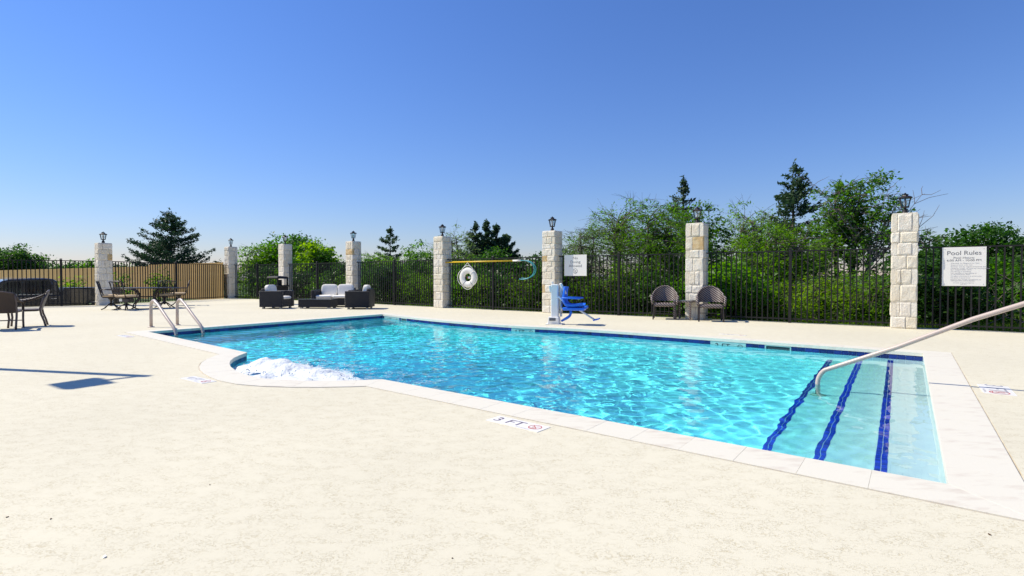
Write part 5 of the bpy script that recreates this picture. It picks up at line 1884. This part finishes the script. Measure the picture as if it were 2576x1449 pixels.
for i, (px, py, r, lab) in enumerate([(1196, 564, 1.25, 'broad dark cedar, leftmost of the dense group above the life ring'), (1223, 556, 0.8, 'tallest pointed cedar of the dense group above the rescue pole'),
                                      (1249, 564, 0.85, 'narrow pointed cedar, third in the dense group above the rescue pole'), (1274, 590, 1.15, 'lowest dark cedar at the right of the dense group')]):
    plant('cedar_tree', lab, 'tree', spot(px, 30 + 0.4 * i), conifer(40 + i, hgt(0, py, 30), r, 0.2, 85, 0.085, 0.42, 0.62, 1.5, 0.35), M_CEDAR, group='dense cedar group')
# centre right and right
plant('mesquite_tree', 'large wispy tree leaning left above the No Diving sign', 'tree', spot(1555, 19), broadleaf(11, hgt(0, 503, 19), 1.75, 1.2, 150, 70, 0.19, 0.045, 0.3, 4, 0.55, 0.5, 1.7, (0.05, 0)), M_MESQ)
plant('mesquite_tree', 'pale wispy branches reaching left towards the pool lift pillar', 'tree', spot(1470, 18.2), broadleaf(12, hgt(0, 566, 18.2), 0.95, 0.9, 75, 60, 0.17, 0.045, 0.3, 2, 0.5, 0.5, 1.7), M_MESQG)
plant('mesquite_tree', 'feathery green tree just left of the chair pillar', 'tree', spot(1655, 17.5), broadleaf(13, hgt(0, 498, 17.5), 1.15, 0.6, 160, 80, 0.18, 0.05, 0.3, 3, 0.55, 0.5, 1.3), M_MESQ)
plant('cedar_tree', 'slim dark cedar rising left of the chair pillar lantern', 'tree', spot(1716, 23), conifer(14, hgt(0, 452, 23), 1.2, 1.4, 72, 0.065, 0.42, 0.8, 0.85, 0.25), M_CEDAR)
plant('oak_tree', 'dark leafy tree behind the chair pillar', 'tree', spot(1757, 19), broadleaf(15, hgt(0, 516, 19), 1.05, 0.4, 105, 60, 0.2, 0.055, 0.5, 3, 0.6, 0.45, 0.6), M_OAK)
plant('mesquite_tree', 'light green tree with thin drooping twigs right of the chair pillar', 'tree', spot(1893, 18), broadleaf(16, hgt(0, 510, 18), 1.05, 1.3, 85, 60, 0.18, 0.048, 0.3, 3, 0.55, 0.5, 1.5), M_MESQ)
plant('cedar_tree', 'tallest layered cedar right of centre above the long fence', 'tree', spot(1998, 20), conifer(17, hgt(0, 414, 20), 1.6, 1.2, 95, 0.07, 0.42, 0.85, 0.85, 0.2), M_CEDAR)
plant('mesquite_tree', 'dense feathery tree in front of the tallest layered cedar', 'tree', spot(1965, 16.3), broadleaf(18, hgt(0, 548, 16.3), 1.35, 0.3, 180, 85, 0.18, 0.05, 0.3, 3, 0.55, 0.5, 1.2), M_MESQ)
plant('oak_tree', 'tall leafy oak with bare branches left of the widest pillar', 'tree', spot(2135, 16.4), broadleaf(19, hgt(0, 428, 16.4), 1.3, 1.1, 190, 52, 0.17, 0.05, 0.55, 3, 0.6, 0.5, 0.6, (0.05, 0), 0.25), M_OAK)
# bare grey branches reaching right from the oak
rg = np.random.default_rng(77)
paths = []
p0 = np.array([0.0, 0.0, -0.1])
for k in range(26):
    e = np.array([rg.uniform(0.3, 1.55), rg.uniform(-0.5, 0.5), rg.uniform(1.9, 4.0)])
    if k > 21:
        e = np.array([rg.uniform(-1.6, -0.9), rg.uniform(-0.3, 0.3), rg.uniform(3.2, 4.0)])
    s0 = np.array([0.05 * k * 0.15, 0.0, rg.uniform(1.2, 2.3)])
    md = (s0 + e) / 2 + np.array([0.1, rg.uniform(-0.2, 0.2), 0.2])
    P = bez(s0, md, e, 8)
    paths.append((P, np.linspace(0.017, 0.005, 8)))
    for j in range(9):
        q = P[rg.integers(3, 8)]
        tw = q + rg.normal(size=3) * np.array([0.32, 0.25, 0.22]) + np.array([0.16, 0, 0.12])
        paths.append((np.stack([q, (q + tw) / 2 + rg.normal(size=3) * 0.04, tw]), np.array([0.009, 0.007, 0.004])))
paths.append((np.stack([[0, 0, -0.1], [0.03, 0, 1.0], [0.15, 0, 2.2]]), np.array([0.07, 0.06, 0.035])))
bv, bq = tubes_np(paths)
t = thing('bare_tree', 'bare grey tree with thin branches behind the widest pillar lantern', 'tree', spot(2175, 15.9))
link('trunk', np_mesh('trunk', bv, bq, M_BARKPALE, True), t)
plant('bush_tree', 'small open-branched tree right of the widest pillar', 'tree', spot(2322, 16.5), broadleaf(21, hgt(0, 560, 16.5), 0.62, 0.9, 42, 34, 0.15, 0.05, 0.55, 2, 0.6, 0.5, 0.7), M_OAK)
plant('oak_tree', 'rounded oak rising behind the Pool Rules sign', 'tree', spot(2478, 18.5), broadleaf(22, hgt(0, 564, 18.5), 1.2, 0.6, 190, 60, 0.2, 0.06, 0.55, 2, 0.6, 0.42), M_OAK)
plant('oak_tree', 'dark tree at the right edge behind the iron fence', 'tree', spot(2590, 17), broadleaf(23, hgt(0, 600, 17), 1.1, 0.4, 100, 60, 0.2, 0.06, 0.55, 2), M_DARKLEAF)

# undergrowth shrubs directly behind the fence, copies of five kinds
PROTO = []
for i, (nm, adj, args, mt) in enumerate([
        ('feathery_shrub', 'feathery yellow-green', dict(h=1.25, r=0.85, zb=0.0, ncl=70, nl=105, clr=0.18, leaf=0.038, asp=0.3, stems=4, wisp=1.0), M_MESQ),
        ('dark_shrub', 'dark glossy-leaved', dict(h=1.5, r=0.85, zb=0.05, ncl=60, nl=95, clr=0.17, leaf=0.045, asp=0.55, stems=4), M_DARKLEAF),
        ('leafy_shrub', 'mid-green broad-leaved', dict(h=1.3, r=0.8, zb=0.0, ncl=60, nl=95, clr=0.16, leaf=0.048, asp=0.55, stems=4), M_BUSH),
        ('fern_shrub', 'low bright fern-like', dict(h=0.95, r=0.9, zb=0.0, ncl=60, nl=120, clr=0.18, leaf=0.040, asp=0.3, stems=4, wisp=0.9), M_BRIGHT),
        ('tall_shrub', 'tall dark tangled', dict(h=2.0, r=0.8, zb=0.25, ncl=75, nl=70, clr=0.17, leaf=0.042, asp=0.5, stems=5, gaps=0.3), M_OAK)]):
    PROTO.append((nm, adj, broadleaf(200 + i, **args), mt))
BAYN = ['between the wooden fence end and the litter bin pillar', 'behind the loveseat', 'right of the right rattan armchair', 'behind the life ring and rescue hook',
        'under the No Diving sign', 'right of the right wicker chair', 'behind the Pool Rules sign']
POSN = ['against the left pillar', 'left of the middle post', 'right of the middle post', 'against the right pillar']
rows = ['front', 'rear']
protos = {}
rng = random.Random(21)
# kinds per bay, front row then rear row (index into PROTO)
PLAN = [((1, 2, 2, 1), (4, 1, 4, 1)), ((2, 1, 2, 1), (1, 4, 1, 4)), ((1, 0, 0, 2), (4, 2, 1, 4)), ((0, 1, 0, 1), (0, 4, 1, 4)), ((0, 0, 1, 2), (None, 0, 1, 4)), ((2, 3, 3, 0), (4, 0, None, None)), ((1, None, None, None), (1, 2, None, 3))]
for b, plan in enumerate(PLAN):
    (ua, va), (ub, vb) = PILLARS[b + 1][:2], PILLARS[b + 2][:2]
    for r_, kinds in enumerate(plan):
        for j, kd in enumerate(kinds):
            if kd is None:
                continue
            f_ = (j + 0.5) / 4 + rng.uniform(-0.05, 0.05)
            u = ua + (ub - ua) * f_
            v = va + (vb - va) * f_ + (1.5 if r_ == 0 else 3.1) + rng.uniform(-0.2, 0.3)
            if b == 6 and j >= 2:
                v += 1.6
            nm, adj, data, mt = PROTO[kd]
            lab = '%s shrub in the %s row %s, %s' % (adj, rows[r_], BAYN[b], POSN[j])
            words = lab.split()
            if len(words) > 16:
                lab = '%s shrub, %s row %s, %s' % (adj, rows[r_], BAYN[b].replace('between the wooden fence end and', 'left of').replace('right of the right', 'beside the'), POSN[j].replace('against the ', 'by ').replace(' of the middle post', ' of post'))
            s = rng.uniform(0.9, 1.25)
            loc = W2(u, v, terrain_z(u, v))
            rz = rng.uniform(0, 6.28)
            if kd not in protos:
                protos[kd] = plant(nm, lab, 'shrub', loc, data, mt, group='undergrowth shrubs behind the fence', rz=rz)
                protos[kd].scale = (s, s, s)
            else:
                place(protos[kd], loc, rz, lab, (s, s, s * rng.uniform(0.9, 1.15)))

# tangled undergrowth and dead twigs that fill the gaps
rg = np.random.default_rng(9)
n = 42000
f_ = rg.uniform(0, 1, n)
U_ = -28.5 + 35 * f_
V_ = 15.6 + 3.4 * rg.uniform(0, 1, n) ** 0.8
keep = ~((U_ > 2.2) & (rg.uniform(size=n) < 0.85))
dens = 0.5 + 0.5 * np.sin(U_ * 2.1 + 1.3 * np.sin(V_ * 2.0)) * np.cos(V_ * 1.7 + U_ * 0.6)
zt_ = (0.55 + 1.0 * dens)
Z_ = rg.uniform(0, 1, n) ** 0.9 * zt_
C = np.stack([U_ * UX + V_ * VX, U_ * UY + V_ * VY, Z_ - 0.05], 1)[keep]
lv, lq = leaves_np(C, 0.05, 0.45, rg, 0.5)
o = link('undergrowth', np_mesh('undergrowth', lv, lq, M_OAK))
tag(o, 'tangled green undergrowth filling the strip behind the fence', 'undergrowth', kind='stuff')
paths = []
for i in range(420):
    u = rg.uniform(-28, 3.0)
    v = rg.uniform(15.9, 17.6)
    a_ = np.array([u * UX + v * VX, u * UY + v * VY, rg.uniform(0.0, 0.5)])
    L = rg.uniform(0.5, 1.4)
    d = rg.normal(size=3) * np.array([1, 1, 0.3]) + np.array([0, 0, 0.7])
    d /= np.linalg.norm(d)
    b_ = a_ + d * L
    paths.append((bez(a_, (a_ + b_) / 2 + rg.normal(size=3) * 0.15 * L, b_, 6), np.linspace(0.011, 0.004, 6)))
tv, tq = tubes_np(paths, 4)
o = link('dead_twigs', np_mesh('dead_twigs', tv, tq, M_BARKPALE, True))
tag(o, 'dead grey twigs tangled in the undergrowth', 'twigs', kind='stuff')

# grass beyond the fence
n = 46000
U_ = np.concatenate([rg.uniform(-28.5, 8, 14000), rg.uniform(0.5, 9, 26000), rg.uniform(-30, -26, 6000)])
V_ = np.concatenate([14.75 + rg.uniform(0, 1.2, 14000), 14.85 + 8 * rg.uniform(0, 1, 26000) ** 1.4, 13.6 + rg.uniform(0, 3, 6000)])
zg = np.array([terrain_z(u, v) for u, v in zip(U_, V_)])
X_, Y_ = U_ * UX + V_ * VX, U_ * UY + V_ * VY
hg = rg.uniform(0.06, 0.22, n)
ax = rg.uniform(0, 6.283, n)
wx, wy = np.cos(ax) * 0.008, np.sin(ax) * 0.008
lx, ly = rg.normal(size=n) * 0.06, rg.normal(size=n) * 0.06
V3 = np.stack([np.stack([X_ - wx, Y_ - wy, zg], 1), np.stack([X_ + wx, Y_ + wy, zg], 1), np.stack([X_ + lx, Y_ + ly, zg + hg], 1)], 1).reshape(-1, 3)
o = link('grass', np_mesh('grass', V3, None, M_GRASS, tris=np.arange(3 * n).reshape(n, 3)))
tag(o, 'uneven green grass beyond the fence', 'grass', kind='stuff')

# ------------------------------------------------------------------ litter on the deck
def scrap(px, py, s, mat, name, label, cat):
    rr = random.Random(int(px))
    c = G(px, py)
    mb = MB()
    k = 7
    top = [Vector((s * math.cos(6.283 * i / k) * rr.uniform(0.6, 1.1), s * 0.6 * math.sin(6.283 * i / k) * rr.uniform(0.6, 1.1), 0.002 + s * rr.uniform(0.0, 0.45))) for i in range(k)]
    low = [Vector((p.x * 0.9, p.y * 0.9, 0.0005)) for p in top]
    mb.add(top + low + [Vector((0, 0, s * 0.35))], [(i, (i + 1) % k, 2 * k) for i in range(k)] + [(k + i, k + (i + 1) % k, (i + 1) % k, i) for i in range(k)])
    o = mb.build(name, mat, loc=c, rz=rr.uniform(0, 6))
    return tag(o, label, cat)
scrap(19, 1301, 0.0077, M_DRY, 'dry_leaf', 'tiny dark dry leaf at the left edge of the deck', 'leaf')
scrap(128, 1306, 0.0070, M_DRY, 'dry_leaf', 'dark dry scrap right of the left-edge leaf on the deck', 'leaf')
scrap(263, 1402, 0.0112, M_SIGN, 'paper_scrap', 'small white scrap on the deck at the lower left', 'scrap')
scrap(528, 1220, 0.0056, M_DRY, 'dry_leaf', 'small dry leaf on the deck below the 4 FT marker', 'leaf')
scrap(1138, 1405, 0.0049, M_DRY, 'dry_leaf', 'small dark speck near the bottom middle of the deck', 'leaf')
scrap(2490, 1346, 0.0091, M_DRY, 'dry_leaf', 'brown dry leaf on the deck at the lower right', 'leaf')
